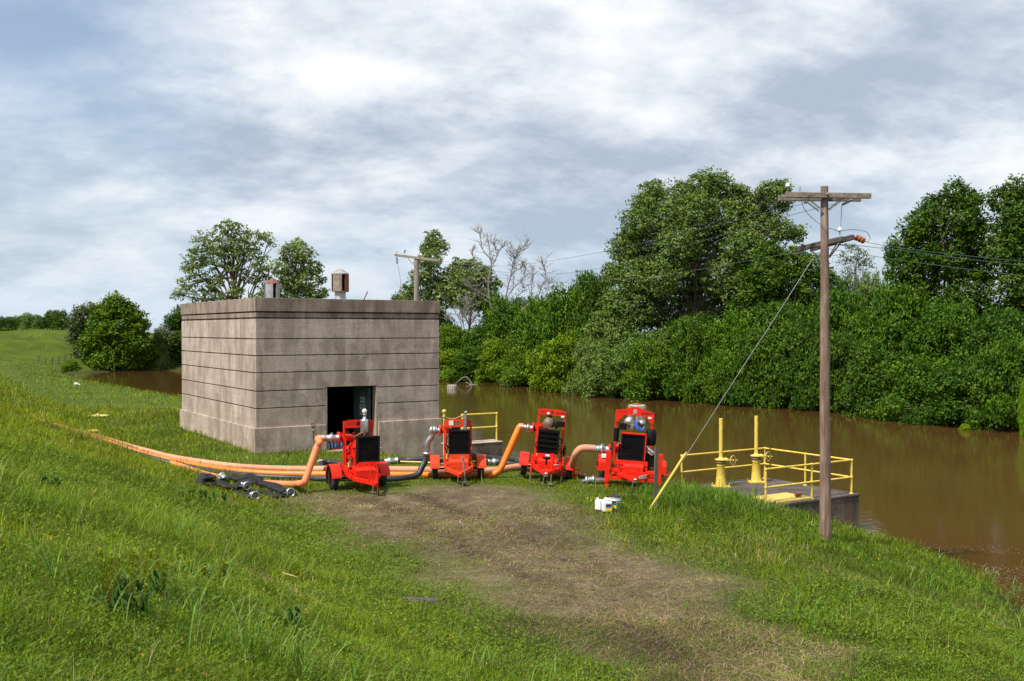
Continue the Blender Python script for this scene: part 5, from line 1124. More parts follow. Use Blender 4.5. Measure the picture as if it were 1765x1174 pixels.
lay_flat('rumpled black hose ending in the rightmost steel coupling of the heap', [(497, 856, .02), (480, 850, .04), (462, 845, .08), (445, 842, .10), (425, 840, .12), (418, 843, .06)], .17, .075, [(0, .6, -.9, .15)], 2)
lay_flat('coiled black hose at the left end of the heap', [(362, 842, .05), (346, 843, .05), (342, 837, .08), (352, 833, .14), (364, 835, .16), (360, 840, .18), (347, 840, .16), (350, 835, .2)], .10, .07, [], 3)
lay_flat('black hose crossing the middle of the heap with two steel collars', [(366, 838, .04), (380, 845, .06), (398, 849, .06), (414, 849, .10), (420, 850, .12)], .15, .09, [(1, .2, -.2, .0)], 4)
lay_flat('black hose at the back of the heap with a steel end turned up', [(386, 834, .06), (400, 836, .1), (414, 838, .13), (432, 838, .14), (446, 836, .1)], .14, .09, [(0, -.3, .3, .5)], 5)
lay_flat('short bundled black hose lying on top of the heap', [(421, 836, .12), (430, 835, .2), (441, 838, .18), (447, 841, .1), (438, 843, .12), (424, 842, .14)], .10, .07, [], 6)

# ============================================================ SMALL THINGS
# jug and bucket
jp = hit(1046, 886); jug = thing('jug', jp + Vector((0, 0, .03)), (0, 0, R(12)), 'square white plastic jug with a blue and yellow label in front of the bucket', 'jug')
a = MB(); a.box((0, 0, .145), (.25, .22, .29)); a.build('body', M['white'], jug, bevel=.035, seg=3)
a = MB(); a.prism([(-.115, 0), (.115, 0), (.07, .07), (-.05, .07)], (0, .09, .285), (1, 0, 0), (0, 0, 1), .18) ; a.build('shoulder', M['white'], jug, bevel=.02)
a = MB(); a.cyl((-.02, .0, .34), (-.02, 0, .385), .036); a.build('cap', M['white'], jug, bevel=.004); a = MB(); a.tube([(.02, 0, .35), (.09, 0, .36), (.11, 0, .30)], .014, 8); a.build('handle', M['white'], jug)
def label_panel(par, x, y, z, w, h, top, mid, bot, nrm=(0, -1, 0)):
    for k, (mm, f0, f1) in enumerate(((top, .72, 1), (mid, .45, .72), (bot, 0, .45))):
        a = MB(); a.box((x, y, z + h * (f0 + f1) / 2), (w, .004, h * (f1 - f0) - .001)); a.build('label_panel', M[mm], par)
M['lab_blue'] = simple('blue_ink', (.02, .12, .45), .5, 0, .1); M['lab_green'] = simple('green_ink', (.02, .12, .06), .5, 0, .1); M['lab_yel'] = simple('yellow_ink', (.9, .62, .01), .5, 0, .1)
label_panel(jug, .02, -.1125, .04, .15, .18, 'ink', 'lab_blue', 'lab_yel')
jp2 = hit(1037, 884); jug2 = thing('jug', jp2 + Vector((-.06, .14, .03)), (0, 0, R(-20)), 'plain white jug half hidden behind the labelled jug', 'jug')
a = MB(); a.box((0, 0, .14), (.18, .2, .28)); a.build('body', M['white'], jug2, bevel=.03, seg=3); a = MB(); a.cyl((-.03, 0, .28), (-.03, 0, .33), .032); a.build('cap', M['white'], jug2)
bp_ = hit(1059, 884); bk = thing('bucket', bp_ + Vector((.04, .1, .03)), (0, 0, 0), 'round white plastic bucket with a black lid and green yellow label', 'bucket')
a = MB(); a.lathe([(0, 0), (.125, 0), (.148, .36), (.148, .365), (0, .365)], seg=28); a.lathe([(.15, .26), (.156, .265), (.156, .30), (.15, .305)], seg=28); a.lathe([(.148, .33), (.158, .335), (.158, .35), (.148, .352)], seg=28); a.build('pail', M['white'], bk)
a = MB(); a.lathe([(.158, .355), (.162, .36), (.162, .385), (.15, .395), (.14, .388), (0, .388)], seg=28); a.build('lid', M['ink'], bk)
a = MB(); a.tube([(.15, 0, .28), (.20, -.03, .22), (.22, -.05, .20)], .005, 5); a.build('bail_handle', M['grey'], bk)
label_panel(bk, -.045, -.146, .06, .11, .21, 'ink', 'lab_green', 'lab_yel'); a = MB(); a.box((.09, -.122, .16), (.045, .004, .10), (0, 0, R(38))); a.build('label_panel', M['lab_green'], bk)
a = MB(); q = hit(1070, 876); a.lathe([(0, 0), (.03, 0), (.032, .10), (.015, .12), (.015, .14), (0, .14)], seg=12); o = a.build('small_bottle', M['rust']); o.location = q + Vector((0, .05, .12)); bpy.data.objects.remove(o)
# chain heap in front of the biggest pump
q = hit(1078, 858); ch = thing('chain', q, (0, 0, 0), 'rusty steel chain and hook lying on the grass below the biggest pump', 'chain'); a = MB()
rd = random.Random(9)
for k in range(26):
    c = Vector((-.25 + .022 * k, rd.uniform(-.05, .05), .03 + rd.uniform(0, .06))); u, v, _n = basis((rd.uniform(-1, 1), rd.uniform(-1, 1), rd.uniform(-1, 1)))
    a.tube([c + u * .03 * math.cos(i * math.pi / 4) + v * .02 * math.sin(i * math.pi / 4) for i in range(8)], .007, 4, closed=True)
a.build('links', M['zinc_rust'], ch); a = MB(); a.tube([(-.28, 0, .22), (-.32, 0, .14), (-.24, 0, .06), (-.14, 0, .08)], .022, 8); a.build('hook', M['grey'], ch)
# yellow flat lid, dark sheet, litter
q = hit(170, 721); a = MB(); a.lathe([(0, .05), (.55, .05), (.60, .03), (.60, 0)], seg=24); a.lathe([(0, .14), (.10, .13), (.12, .05)], (-.05, 0, 0), seg=10)
o = a.build('manhole_lid', M['yellow_old']); o.location = q + Vector((0, 0, .10)); o.scale = (1.0, .8, 1); tag(o, 'pale yellow round lid lying in the grass left of the building', 'lid')
q = hit(157, 750); a = MB(); a.lathe([(0, .05), (.22, .05), (.25, .02), (.25, 0)], seg=18); o = a.build('manhole_lid', M['yellow_old']); o.location = q + Vector((0, 0, .12)); tag(o, 'small pale yellow lid half sunk in grass beside the hoses', 'lid')
q0, q1 = hit(692, 1043), hit(752, 1054); a = MB(); a.prism([(0, 0), (.22, .03), (.25, .13), (.10, .20), (-.05, .12)], (0, 0, 0), (0, 1, 0), (0, 0, 1), (q1 - q0).length * 1.0)
a = MB(); ax = (q1 - q0); L1 = ax.length; arc = arcpts(0, -.03, .09, 150, 30, 8); arc2 = arcpts(0, -.03, .082, 30, 150, 8); a.prism(arc + arc2, (0, 0, .06), (0, 1, 0), (0, 0, 1), L1)
o = a.build('metal_scrap', M['arm_dark']); o.location = q0; o.rotation_euler = (0, R(4), math.atan2(ax.y, ax.x)); tag(o, 'dark curved scrap of rusty metal lying in the grass beside the track', 'scrap')
q = hit(131, 666); a = MB(); a.ball((0, 0, .15), .17, 12, (1.2, .9, .8)); a.cyl((.15, 0, .12), (.34, 0, .10), .05); o = a.build('plastic_bottle', M['white']); o.location = q; tag(o, 'small white plastic bottle in the grass near the left water edge', 'bottle')
q0 = hit(486, 1008); a = MB(); a.tube([(0, 0, .16), (.12, -.02, .13), (.24, 0, .09)], [.006, .009, .004], 6); o = a.build('dry_stick', M['rope']); o.location = q0; tag(o, 'pale dry stick caught in the grass of the levee slope', 'stick')
# ============================================================ TREES
def leafquads(C, size, nrm_bias, cols):
    n = len(C); a = rng.normal(size=(n, 3)); a /= np.linalg.norm(a, axis=1)[:, None]
    nn = rng.normal(size=(n, 3)) + nrm_bias; nn /= np.linalg.norm(nn, axis=1)[:, None] + 1e-9
    u = np.cross(nn, a); u /= np.linalg.norm(u, axis=1)[:, None] + 1e-9; v = np.cross(nn, u)
    s = (size * rng.uniform(.65, 1.3, n))[:, None]
    co = np.stack([C - u * s * .5, C + v * s * .34 - u * s * .05, C + u * s * .5, C - v * s * .34 - u * s * .05], 1).reshape(-1, 3)
    return co, np.arange(n * 4), np.arange(n) * 4, np.repeat(cols, 4, 0)
def crownparts(blobs, dens, leaf, pal, clump=0.32, per=13, hollow=0.25, lace=0.0):
    out = []
    for (bx, by, bz, r_, rz) in blobs:
        n = max(8, int(dens * r_ * (r_ + rz) * 0.5 * 6.5)); d = rng.normal(size=(n, 3)); d /= np.linalg.norm(d, axis=1)[:, None]
        lump = 0.84 + 0.36 * np.sin(d[:, 0] * 7.1 + bx * 3) * np.sin(d[:, 1] * 6.7 + by) * np.sin(d[:, 2] * 7.3 + bz * 2) + rng.normal(0, .06, n)
        rad = np.where(rng.random(n) < hollow, rng.uniform(.3, .8, n), lump)
        T = np.array([bx, by, bz]) + d * rad[:, None] * np.array([r_, r_, rz])
        if lace: T = T[rng.random(n) > lace]; n = len(T); d = d[:n]
        cl = clump * rng.uniform(.6, 1.5, n); g3 = rng.normal(size=(n * per, 3)); g3 /= np.linalg.norm(g3, axis=1)[:, None]; g3 *= (rng.random(n * per) ** .45)[:, None] * 1.45
        C = np.repeat(T, per, 0) + g3 * np.repeat(cl, per)[:, None] * np.array([1, 1, .6])
        c = mixcol(n, pal, [1] * len(pal)) * rng.uniform(.78, 1.22, n)[:, None]; c = np.repeat(c, per, 0) * rng.uniform(.85, 1.15, n * per)[:, None]
        out.append(leafquads(C, np.full(n * per, leaf), np.repeat(d * .7 + np.array([0, 0, .75]), per, 0), c))
    return out
def limbs(blobs, base, r0, fork=0.3, twigs=3, seed=1, rmin=0.02, top=None):
    rd = random.Random(seed); mb = MB(); base = Vector(base); cen = Vector((sum(b[0] for b in blobs) / len(blobs), sum(b[1] for b in blobs) / len(blobs), sum(b[2] for b in blobs) / len(blobs)))
    zmin = min(b[2] - b[4] for b in blobs); fk = base.lerp(cen, fork); fk.z = base.z + (cen.z - base.z) * fork
    topv = cen + Vector((0, 0, (max(b[2] for b in blobs) - cen.z) * .5))
    tr = catmull([base, base.lerp(fk, .5) + Vector((rd.uniform(-.2, .2), 0, 0)), fk, fk.lerp(topv, .55) + Vector((rd.uniform(-.3, .3), rd.uniform(-.3, .3), 0)), topv], 4)
    m_ = len(tr); mb.tube(tr, [r0 * (1.15 - .95 * i / (m_ - 1)) for i in range(m_)], 8)
    for b in blobs:
        c = Vector(b[:3]); s = tr[rd.randint(m_ // 3, m_ - 3)]
        md = s.lerp(c, .5) + Vector((rd.uniform(-.4, .4), rd.uniform(-.4, .4), rd.uniform(-.5, .3))); q = catmull([s, md, c], 5)
        rb = max(rmin * 2, r0 * .34); mb.tube(q, [rb * (1 - .75 * i / (len(q) - 1)) for i in range(len(q))], 6)
        for k in range(twigs):
            e = c + Vector((rd.gauss(0, 1), rd.gauss(0, 1), rd.gauss(.3, .8))).normalized() * b[3] * .9; s2_ = q[rd.randint(len(q) // 2, len(q) - 1)]
            mb.tube([s2_, s2_.lerp(e, .5) + Vector((rd.uniform(-.2, .2), 0, rd.uniform(-.1, .3))), e], [rb * .35, rb * .25, rmin * .5], 5)
    return mb
PAL = {'cotton': [(0.107, 0.173, 0.029), (0.137, 0.210, 0.039), (0.083, 0.142, 0.024), (0.171, 0.232, 0.061)],
       'deep': [(0.044, 0.098, 0.007), (0.063, 0.127, 0.009), (0.029, 0.071, 0.007), (0.093, 0.161, 0.011)],
       'fresh': [(0.074, 0.146, 0.007), (0.103, 0.185, 0.009), (0.052, 0.110, 0.008), (0.134, 0.213, 0.011)],
       'olive': [(0.10, 0.13, 0.05), (0.13, 0.155, 0.065), (0.075, 0.105, 0.035)],
       'dusty': [(0.15, 0.22, 0.05), (0.19, 0.26, 0.075), (0.11, 0.175, 0.035), (0.24, 0.29, 0.11)]}
def bigtree(name, label, cat, base_px, D, bl, pal, trunk=0.3, dens=9.0, leaf=0.20, zscale=1.0, jitter=0.7, fork=.3, twigs=3, per=13, clump=.32, lace=0.0, hollow=.25, group=None, barkm='bark', seed=1, bz=None):
    s = D / F; bx = (base_px - 882.5) * s; bz = gzf(bx, D) if bz is None else bz; rd = random.Random(seed)
    t_ = thing(name, (bx, D, bz), (0, 0, 0), label, cat, group)
    B_ = [((px - base_px) * s, rd.uniform(-1, 1) * jitter * r_ * s * 1.3, EYE + (HZ - py) * s - bz, r_ * s * 1.07, r_ * s * zscale * 1.07) for (px, py, r_) in bl]
    limbs(B_, (0, 0, -.3), trunk, fork, twigs, seed).build('trunk', M[barkm], t_)
    o = join_parts('crown', crownparts(B_, dens, leaf, PAL[pal], clump, per, hollow, lace), M['leaf']); o.parent = t_; return t_

bigtree('cottonwood_tree', 'tallest broad cottonwood on the far bank with a ragged crown and visible grey limbs', 'tree', 1195, 100,
        [(1215, 322, 28), (1240, 318, 24), (1180, 338, 28), (1128, 330, 24), (1112, 352, 22), (1275, 335, 24), (1318, 335, 20), (1346, 322, 15), (1352, 348, 14), (1300, 355, 22), (1325, 365, 18), (1092, 388, 26), (1140, 378, 34), (1195, 370, 36), (1250, 375, 34), (1300, 385, 30), (1338, 395, 22), (1368, 402, 15),
         (1072, 430, 24), (1062, 470, 22), (1110, 430, 36), (1160, 425, 40), (1215, 425, 40), (1270, 425, 36), (1320, 435, 28), (1085, 480, 32), (1130, 480, 38), (1190, 480, 38), (1240, 480, 36), (1095, 530, 34), (1145, 535, 36), (1200, 540, 34), (1060, 520, 24), (1290, 470, 26), (1240, 560, 34), (1160, 590, 34), (1080, 575, 30), (1210, 600, 34), (1120, 620, 30), (1255, 520, 32), (1070, 620, 30), (1290, 540, 34), (1180, 640, 32), (1035, 560, 22), (1310, 500, 24)],
        'cotton', .42, 11.5, .25, seed=5, fork=.34, jitter=.9, clump=.36)
bigtree('dark_tree', 'rounded dark green tree tucked against the right side of the tallest cottonwood', 'tree', 1350, 93,
        [(1330, 440, 26), (1372, 450, 30), (1400, 462, 26), (1418, 480, 20), (1310, 480, 34), (1355, 495, 38), (1400, 510, 34), (1330, 535, 38), (1385, 550, 38), (1420, 540, 26), (1290, 520, 30), (1300, 580, 34), (1350, 600, 36), (1400, 600, 34), (1330, 640, 30)], 'deep', .3, 12.5, .24, seed=6)
bigtree('slender_tree', 'small thin topped tree showing over the thicket just right of the leaning pole', 'tree', 1473, 100,
        [(1470, 432, 13), (1486, 440, 13), (1456, 445, 12), (1495, 455, 10), (1473, 455, 14), (1462, 475, 18), (1485, 485, 20), (1470, 510, 26)], 'olive', .15, 8, .17, seed=7, lace=.35)
bigtree('tall_tree', 'tall dark tree with a stepped crown left of the rightmost tree', 'tree', 1640, 80,
        [(1640, 335, 22), (1622, 352, 24), (1660, 350, 24), (1598, 375, 24), (1645, 380, 34), (1570, 395, 22), (1610, 410, 34), (1670, 410, 34), (1550, 432, 24), (1585, 440, 32), (1640, 450, 38), (1690, 455, 32), (1545, 465, 24), (1600, 490, 34), (1660, 500, 36), (1560, 510, 30), (1620, 540, 36), (1690, 550, 36), (1580, 560, 32), (1640, 600, 34)], 'deep', .34, 14, .22, seed=8)
bigtree('tall_tree', 'tall dark tree cut off by the right edge of the photo', 'tree', 1755, 75,
        [(1750, 330, 24), (1722, 345, 22), (1778, 335, 24), (1805, 350, 26), (1735, 385, 32), (1780, 385, 34), (1820, 395, 34), (1720, 430, 30), (1765, 440, 36), (1815, 450, 38), (1740, 490, 36), (1795, 510, 40), (1840, 460, 34), (1735, 550, 36), (1790, 570, 38), (1760, 610, 34)], 'deep', .34, 14, .22, seed=9)
# trees behind the building
bigtree('spreading_tree', 'open spreading tree with heavy dark limbs above the left half of the flat roof', 'tree', 428, 152,
        [(400, 392, 15), (378, 400, 15), (422, 402, 14), (352, 418, 17), (440, 412, 15), (398, 420, 20), (462, 412, 13), (335, 445, 18), (365, 445, 20), (400, 448, 20), (380, 425, 16), (418, 425, 16), (435, 442, 18), (455, 455, 16), (323, 462, 10), (345, 472, 18), (375, 480, 16), (325, 492, 15), (305, 508, 11), (355, 505, 18), (440, 478, 16), (462, 490, 15), (410, 500, 14), (385, 525, 20), (340, 530, 18), (450, 520, 18), (415, 470, 12)],
        'dusty', .60, 3.4, .36, seed=21, fork=.5, twigs=4, clump=.42, per=13, hollow=.15, lace=.25, jitter=.5, bz=0.4)
bigtree('round_topped_tree', 'lighter leafy tree behind the roof between the two ventilators', 'tree', 505, 150,
        [(512, 420, 12), (500, 435, 15), (528, 438, 14), (515, 455, 20), (488, 462, 17), (545, 462, 12), (500, 485, 22), (530, 485, 20), (552, 482, 8), (558, 502, 8), (480, 500, 20), (545, 508, 14), (515, 515, 24)],
        'dusty', .38, 3.8, .38, seed=22, fork=.4, clump=.40, lace=.05, bz=0.4)
bigtree('poplar_tree', 'narrow pointed tree standing straight behind the grey utility pole', 'tree', 745, 138,
        [(748, 408, 13), (738, 425, 16), (756, 425, 15), (745, 448, 18), (728, 450, 12), (742, 475, 20), (755, 500, 22), (722, 480, 16), (705, 500, 14), (730, 520, 22)], 'dusty', .25, 7.5, .30, seed=23, lace=.15, fork=.45)
bigtree('round_tree', 'rounded grey green tree between the grey pole and the dead trees', 'tree', 805, 136,
        [(790, 462, 18), (815, 462, 18), (835, 472, 16), (775, 480, 20), (800, 485, 22), (830, 492, 18), (852, 490, 12), (770, 510, 22), (805, 515, 24), (835, 520, 20)], 'dusty', .25, 7.5, .30, seed=24, lace=.1)
# left group
bigtree('bushy_tree', 'dense rounded dark green tree alone at the left water edge', 'tree', 205, 154,
        [(205, 524, 18), (188, 540, 20), (222, 538, 20), (172, 558, 20), (205, 560, 28), (240, 556, 20), (165, 590, 22), (200, 595, 32), (238, 590, 26), (252, 610, 18), (160, 615, 20), (190, 622, 26), (228, 622, 26)], 'fresh', .3, 7.5, .38, seed=31, clump=.5, bz=-1.4, hollow=.3)
bigtree('bushy_tree', 'dull olive tree half hidden behind the dense rounded tree on the left', 'tree', 150, 160,
        [(150, 540, 16), (135, 555, 16), (165, 535, 14), (128, 580, 15), (148, 575, 20), (140, 605, 18), (155, 625, 16)], 'olive', .25, 6.0, .34, seed=32, clump=.5, bz=-1.0, lace=.15)
bigtree('bushy_tree', 'mid green tree at the water edge touching the left wall of the building', 'tree', 305, 157,
        [(312, 545, 16), (296, 555, 14), (318, 570, 20), (300, 590, 18), (318, 605, 20), (290, 615, 16), (310, 625, 16), (275, 622, 12)], 'deep', .25, 6.5, .36, seed=33, clump=.45, bz=-1.4)
# generic thicket bushes: four crown shapes shared by copies
def variant(seed, n, pal):
    rd = random.Random(seed); B_ = []
    for i in range(n):
        a = 2.4 * i + rd.uniform(-.4, .4); h = (i / n) ** 1.1; q = (1 - .62 * h) * rd.uniform(.38, .66)
        B_.append((math.cos(a) * q, math.sin(a) * q, .13 + .72 * h, rd.uniform(.17, .33), rd.uniform(.12, .20)))
    B_.append((0, 0, .40, .44, .36)); sc_ = 6.0; B_ = [tuple(c * sc_ for c in b_) for b_ in B_]
    tm_ = limbs(B_, (0, 0, -.3), .16, .3, 2, seed).build('trunk', M['bark']).data
    cm = join_parts('crown', crownparts(B_, 6.8, .235, PAL[pal], .36, 15, .2), M['leaf']).data
    for o in [o for o in COL.objects if o.data in (tm_, cm)]: bpy.data.objects.remove(o)
    return tm_, cm
VAR = {'a': variant(101, 16, 'deep'), 'b': variant(102, 18, 'fresh'), 'c': variant(103, 15, 'deep'), 'd': variant(104, 17, 'cotton'), 'e': variant(105, 16, 'fresh')}
def bush(label, px, ptop, D, halfw, v, tint=(1, 1, 1), pbase=None, name='bush', cat='bush', group='bushes and small trees in the thicket on the far bank', turn=0.0):
    s = D / F; x = (px - 882.5) * s; zb = max(gzf(x, D), WZ - 0.1) if pbase is None else (WZ - .55 if pbase < 0 else EYE - (pbase - HZ) * s)
    t_ = thing(name, (x, D, zb), (0, 0, turn or rng.uniform(0, 6.28)), label, cat, group)
    h = EYE + (HZ - ptop) * s - zb; hs = h / 5.9; ws = halfw * s / 4.6
    for nm_, me in zip(('trunk', 'crown'), VAR[v]):
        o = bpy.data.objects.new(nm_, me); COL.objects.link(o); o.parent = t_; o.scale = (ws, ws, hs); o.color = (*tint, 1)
    return t_
def shoreD(px):
    k = (px - 882.5) / F; best = 0
    for a, b in zip(WATER[20:-1], WATER[21:]):                       # where the sight line leaves the water on the far side
        den_ = (b[0] - a[0]) - k * (b[1] - a[1])
        if abs(den_) < 1e-9: continue
        t = (k * a[1] - a[0]) / den_
        if 0 <= t <= 1: best = max(best, a[1] + (b[1] - a[1]) * t)
    return float(best) if best > 40 else (150.0 if px < 880 else 58.0)
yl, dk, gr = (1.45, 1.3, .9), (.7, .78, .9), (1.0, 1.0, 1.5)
# front row on the waterline
FR = [(770, 588, 34, 'b', yl, 'low bush at the water touching the right edge of the building'), (815, 600, 34, 'a', (1, 1, 1), 'low dark bush behind the dead branch in the water'),
      (862, 583, 36, 'e', yl, 'bright green bush at the water under the tallest dead tree'), (915, 590, 36, 'b', (1, 1, 1), 'green bush at the water just above the third pump'),
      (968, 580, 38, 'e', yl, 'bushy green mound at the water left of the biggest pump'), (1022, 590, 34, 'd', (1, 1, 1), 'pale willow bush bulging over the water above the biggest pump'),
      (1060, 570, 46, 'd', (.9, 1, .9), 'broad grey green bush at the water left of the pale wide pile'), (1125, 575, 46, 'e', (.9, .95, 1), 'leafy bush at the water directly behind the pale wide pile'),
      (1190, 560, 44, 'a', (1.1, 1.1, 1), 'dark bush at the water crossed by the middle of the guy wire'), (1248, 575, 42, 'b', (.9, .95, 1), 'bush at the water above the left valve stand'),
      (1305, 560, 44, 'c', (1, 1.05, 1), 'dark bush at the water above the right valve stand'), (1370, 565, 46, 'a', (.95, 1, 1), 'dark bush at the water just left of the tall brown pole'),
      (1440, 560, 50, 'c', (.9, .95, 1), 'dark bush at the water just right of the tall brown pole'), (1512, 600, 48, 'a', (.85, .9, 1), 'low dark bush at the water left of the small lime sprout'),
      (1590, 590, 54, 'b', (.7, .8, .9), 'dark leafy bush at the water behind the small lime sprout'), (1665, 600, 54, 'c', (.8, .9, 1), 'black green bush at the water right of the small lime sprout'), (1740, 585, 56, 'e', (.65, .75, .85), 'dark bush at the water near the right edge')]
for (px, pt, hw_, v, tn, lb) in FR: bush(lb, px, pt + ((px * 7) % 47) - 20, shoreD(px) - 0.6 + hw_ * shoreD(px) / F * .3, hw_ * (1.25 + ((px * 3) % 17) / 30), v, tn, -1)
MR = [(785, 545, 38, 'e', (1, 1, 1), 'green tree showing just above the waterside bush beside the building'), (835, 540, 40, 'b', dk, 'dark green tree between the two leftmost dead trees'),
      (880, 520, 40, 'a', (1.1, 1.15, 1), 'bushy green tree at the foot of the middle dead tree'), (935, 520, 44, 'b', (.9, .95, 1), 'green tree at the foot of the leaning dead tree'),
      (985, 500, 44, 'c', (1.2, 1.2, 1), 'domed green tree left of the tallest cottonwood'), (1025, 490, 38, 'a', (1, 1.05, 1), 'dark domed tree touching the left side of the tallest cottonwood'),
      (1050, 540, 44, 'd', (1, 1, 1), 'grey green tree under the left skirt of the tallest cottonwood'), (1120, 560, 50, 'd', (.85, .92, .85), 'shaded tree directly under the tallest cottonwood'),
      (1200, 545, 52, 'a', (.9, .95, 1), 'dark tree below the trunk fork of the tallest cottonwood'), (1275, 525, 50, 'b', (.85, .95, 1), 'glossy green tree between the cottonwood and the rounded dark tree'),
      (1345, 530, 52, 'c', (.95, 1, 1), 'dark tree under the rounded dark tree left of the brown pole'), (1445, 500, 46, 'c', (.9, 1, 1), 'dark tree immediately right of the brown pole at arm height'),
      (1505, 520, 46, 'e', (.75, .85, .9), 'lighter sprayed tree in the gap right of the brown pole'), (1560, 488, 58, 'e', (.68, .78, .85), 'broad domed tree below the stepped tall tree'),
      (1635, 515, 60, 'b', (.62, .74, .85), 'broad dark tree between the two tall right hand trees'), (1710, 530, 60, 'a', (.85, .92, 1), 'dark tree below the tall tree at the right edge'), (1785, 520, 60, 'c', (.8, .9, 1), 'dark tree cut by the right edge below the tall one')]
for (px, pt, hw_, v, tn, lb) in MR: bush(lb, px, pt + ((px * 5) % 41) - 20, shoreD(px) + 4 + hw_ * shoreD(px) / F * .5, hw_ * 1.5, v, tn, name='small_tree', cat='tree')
BR = [(700, 495, 30, 'd', (1, 1, 1), 'pale green treetop left of the grey pole above the roof line'), (738, 512, 34, 'e', (.9, .95, 1), 'green treetop right of the grey pole above the roof line'),
      (860, 500, 34, 'a', (1, 1.1, 1), 'dark treetop behind the tallest dead tree'), (905, 505, 30, 'c', (1, 1.1, 1), 'low treetop behind the middle dead tree'), (960, 510, 34, 'b', (.8, .95, 1), 'low treetop behind the leaning dead tree'),
      (1000, 470, 34, 'a', (1, 1.1, 1.2), 'far treetop left of the tallest cottonwood'), (1035, 466, 26, 'c', (1.1, 1.2, 1.1), 'far treetop brushing the left flank of the tallest cottonwood'), (1440, 478, 34, 'a', (.95, 1, 1.1), 'far treetop in the sky gap right of the brown pole'), (1500, 470, 34, 'd', (.9, .95, 1), 'far olive treetop in the sky gap left of the stepped tall tree'),
      (560, 512, 30, 'd', (1, 1, 1), 'low treetop just showing over the roof under the taller ventilator'), (640, 516, 30, 'e', (1, 1, 1), 'low treetop just showing over the middle of the roof'), (470, 506, 28, 'b', (1.1, 1.1, 1), 'bright treetop behind the shorter ventilator')]
for (px, pt, hw_, v, tn, lb) in BR: bush(lb, px, pt, shoreD(px) + 13, hw_ * 1.4, v, tn, name='small_tree', cat='tree', pbase=None)
# left side and details
bush('grey green shrub between the rounded tree and the building', 278, 560, 156, 22, 'd', (1, .95, 1.2), -1, group='shrubs at the left water edge')
bush('yellow green weedy shrub at the foot of the rounded tree beside the wire fence', 122, 620, 113, 17, 'e', (1.3, 1.25, .9), 642, group='shrubs at the left water edge')
bush('low reddish green shrub at the water edge left of the building', 262, 618, 155, 12, 'b', (1.2, 1, 1), -1, group='shrubs at the left water edge')
bush('small lime green sprout growing out of the brown water near the far bank', 1664, 731, 63.5, 11, 'e', (1.9, 1.75, 1), 747, name='sapling', cat='sapling', group='saplings')
bush('light green leafy spray hanging in at the right edge', 1768, 650, 60, 13, 'e', (1.6, 1.6, 1), 748, name='sapling', cat='sapling', group='saplings')
FT = [(-15, 540), (10, 543), (32, 541), (55, 538), (72, 544), (88, 534), (104, 531), (124, 545), (143, 548)]
ad = ['leftmost', 'second', 'third', 'fourth', 'fifth', 'sixth', 'seventh', 'eighth', 'ninth']
for i, (px, pt) in enumerate(FT):
    bush('%s tree from the left in the distant line beyond the grass levee' % ad[i], px, pt, 300 + (i % 3) * 14, 17 + (i % 2) * 5, 'acbda'[i % 5], (1, 1.0, 1.1), 580, name='distant_tree', cat='tree', group='distant trees beyond the levee')  # bluish tint puts a trace of distance haze into the leaf colour
# dead trees
def dead(label, base, D, br, r0, seed):
    s = D / F; r0 *= .6; bx = (base[0] - 882.5) * s; bz = EYE - (base[1] - HZ) * s; zg = gzf(bx, D); t_ = thing('dead_tree', (bx, D, zg), (0, 0, 0), label, 'dead tree', 'bare dead trees on the far bank'); rd = random.Random(seed)
    tr = MB(); q = MB(); W3 = lambda p, dy=0.0: Vector(((p[0] - base[0]) * s, dy, (base[1] - p[1]) * s + bz - zg))
    tr.tube([(0.1, 0, -.3), (0, 0, bz - zg + .05)], [r0 * 1.25, r0], 8)
    for i, b_ in enumerate(br):
        dy = 0 if i == 0 else rd.uniform(-1.5, 1.5); pts = [W3(p, dy * k / max(1, len(b_) - 1)) for k, p in enumerate(b_)]; c = catmull(pts, 4)
        ra = r0 if i == 0 else r0 * (.42 if len(b_) > 3 else .3); m_ = tr if i == 0 else q
        m_.tube(c, [ra * (1 - .85 * k / (len(c) - 1)) + .012 for k in range(len(c))], 6)
        for k in range(2, len(c), 1):
            for _ in range(3 if k > len(c) * .35 else 1):
                if rd.random() < .8:
                    e = c[k] + Vector((rd.gauss(0, .8), rd.gauss(0, .5), rd.uniform(.3, 1.4))) * rd.uniform(.5, 1.25); md = c[k].lerp(e, .5) + Vector((rd.uniform(-.2, .2), 0, -.1)); q.tube([c[k], md, e], [.035, .024, .009], 4)
                    for _2 in range(2): q.tube([md, md + Vector((rd.gauss(0, .3), rd.gauss(0, .2), rd.uniform(.2, .7)))], [.018, .007], 4)
    tr.build('trunk', M['bare'], t_); q.build('branches', M['bare'], t_)
dead('tallest bare dead tree with a forked pale trunk', (850, 545), 131, [[(850, 545), (843, 510), (842, 485), (845, 465), (846, 448), (832, 430), (827, 405), (824, 400)], [(845, 465), (855, 445), (862, 430), (868, 425)], [(842, 487), (828, 472), (816, 445), (812, 430)], [(844, 512), (830, 505), (812, 495), (798, 483)], [(843, 520), (830, 512), (822, 505)], [(857, 440), (853, 425), (852, 415)], [(846, 450), (843, 425), (841, 410)]], .21, 1)
dead('middle bare dead tree with upswept branches', (872, 545), 129, [[(872, 545), (873, 520), (874, 500), (880, 475), (884, 455), (890, 440), (900, 430), (908, 417)], [(884, 500), (886, 470), (888, 450), (893, 430)], [(876, 510), (886, 495), (898, 485), (905, 470), (905, 460)], [(884, 468), (895, 463), (902, 458)], [(890, 510), (900, 503), (907, 492)], [(884, 455), (880, 440), (881, 425)]], .19, 2)
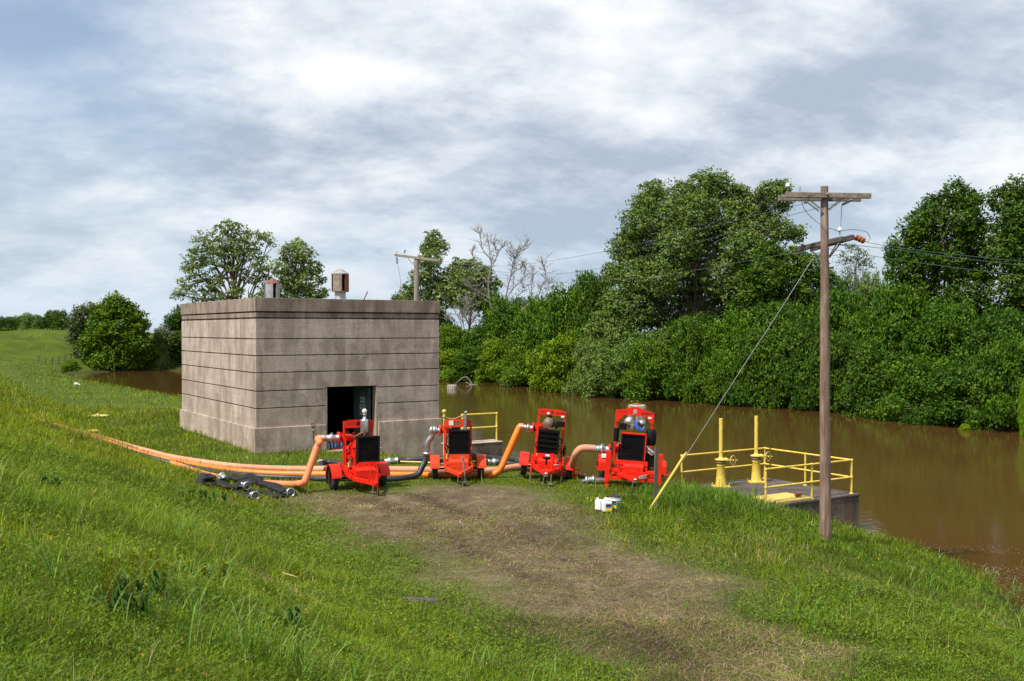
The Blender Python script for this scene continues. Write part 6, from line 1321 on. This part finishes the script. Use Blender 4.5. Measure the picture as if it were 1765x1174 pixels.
dead('pale leaning dead tree bent to the right', (898, 535), 124, [[(898, 535), (915, 520), (928, 508), (935, 490), (941, 480), (938, 460), (934, 450)], [(905, 533), (915, 515), (916, 495), (918, 475), (918, 462)], [(933, 505), (945, 500), (957, 497)], [(938, 490), (948, 487)]], .17, 3)
dead('small dead sapling below the tallest dead tree', (822, 560), 131, [[(822, 560), (815, 545), (806, 530), (800, 515)], [(812, 540), (813, 528), (812, 515)]], .09, 4)
dead('tangle of grey dead brush at the foot of the round tree', (795, 565), 131, [[(795, 565), (792, 550), (785, 540)], [(795, 565), (800, 548), (806, 540)], [(795, 565), (785, 556), (778, 548)], [(795, 565), (808, 555), (815, 548)], [(795, 565), (797, 545), (796, 535)]], .06, 5)
dead('bare brush at the water edge left of the building', (290, 612), 155.5, [[(290, 612), (285, 590), (280, 570)], [(290, 612), (292, 585), (293, 565)], [(290, 612), (300, 595), (304, 580)], [(290, 612), (276, 600), (268, 590)]], .08, 6)
# fallen branch in the water
fb = at(814, 662, 115.5); fb.z = WZ; a = MB(); s = fb.y / F
V3 = lambda px, py, dy=0: Vector(((px - 814) * s, dy, (659 - py) * s))
a.tube(catmull([V3(814, 664), V3(813, 657), V3(808, 650), V3(804, 646), V3(798, 647), V3(790, 653), V3(785, 657)], 4), [.12] * 5 + [.09] * 8 + [.06] * 8 + [.03] * 4, 7)
a.tube([V3(812, 660, .2), V3(807, 657, .5), V3(802, 655, .6)], [.1, .08, .04], 6); a.tube([V3(814, 659.2), V3(824, 659.3, -.5)], [.08, .03], 6)
o = a.build('driftwood', M['bare']); o.location = fb; tag(o, 'pale dead branch arching out of the river by the far bank', 'driftwood')
fb = at(872, 664, 112.5); fb.z = WZ; a = MB(); a.tube([(-.4, 0, .1), (.2, 0, .2), (.8, .1, .1), (1.0, .1, -.1)], [.18, .22, .16, .08], 8); o = a.build('driftwood', M['bare']); o.location = fb; tag(o, 'short pinkish log floating at the far bank left of the green mound', 'driftwood')
# wire fence at the far left
fA = hit(66, 628); fB = hit(132, 620)
fe = thing('wire_fence', fA, (0, 0, 0), 'old wire fence with dark posts beside the far left trees', 'fence'); fd = fB - fA
PW = []
for i in range(7):
    p = fd * (i / 6); g_ = gzf(fA.x + p.x, fA.y + p.y) - fA.z; p.z = g_; PW.append(p); a = MB(); a.cyl((p.x, p.y, g_ - .2), (p.x + .05, p.y, g_ + (1.15 if i % 2 == 0 else .95)), .065, seg=6); a.build('post', M['stake'], fe)
for z in (.4, .7, 1.0):
    a = MB(); a.tube([p + Vector((0, 0, z)) for p in PW], .012, 4); a.build('strand', M['wire'], fe)
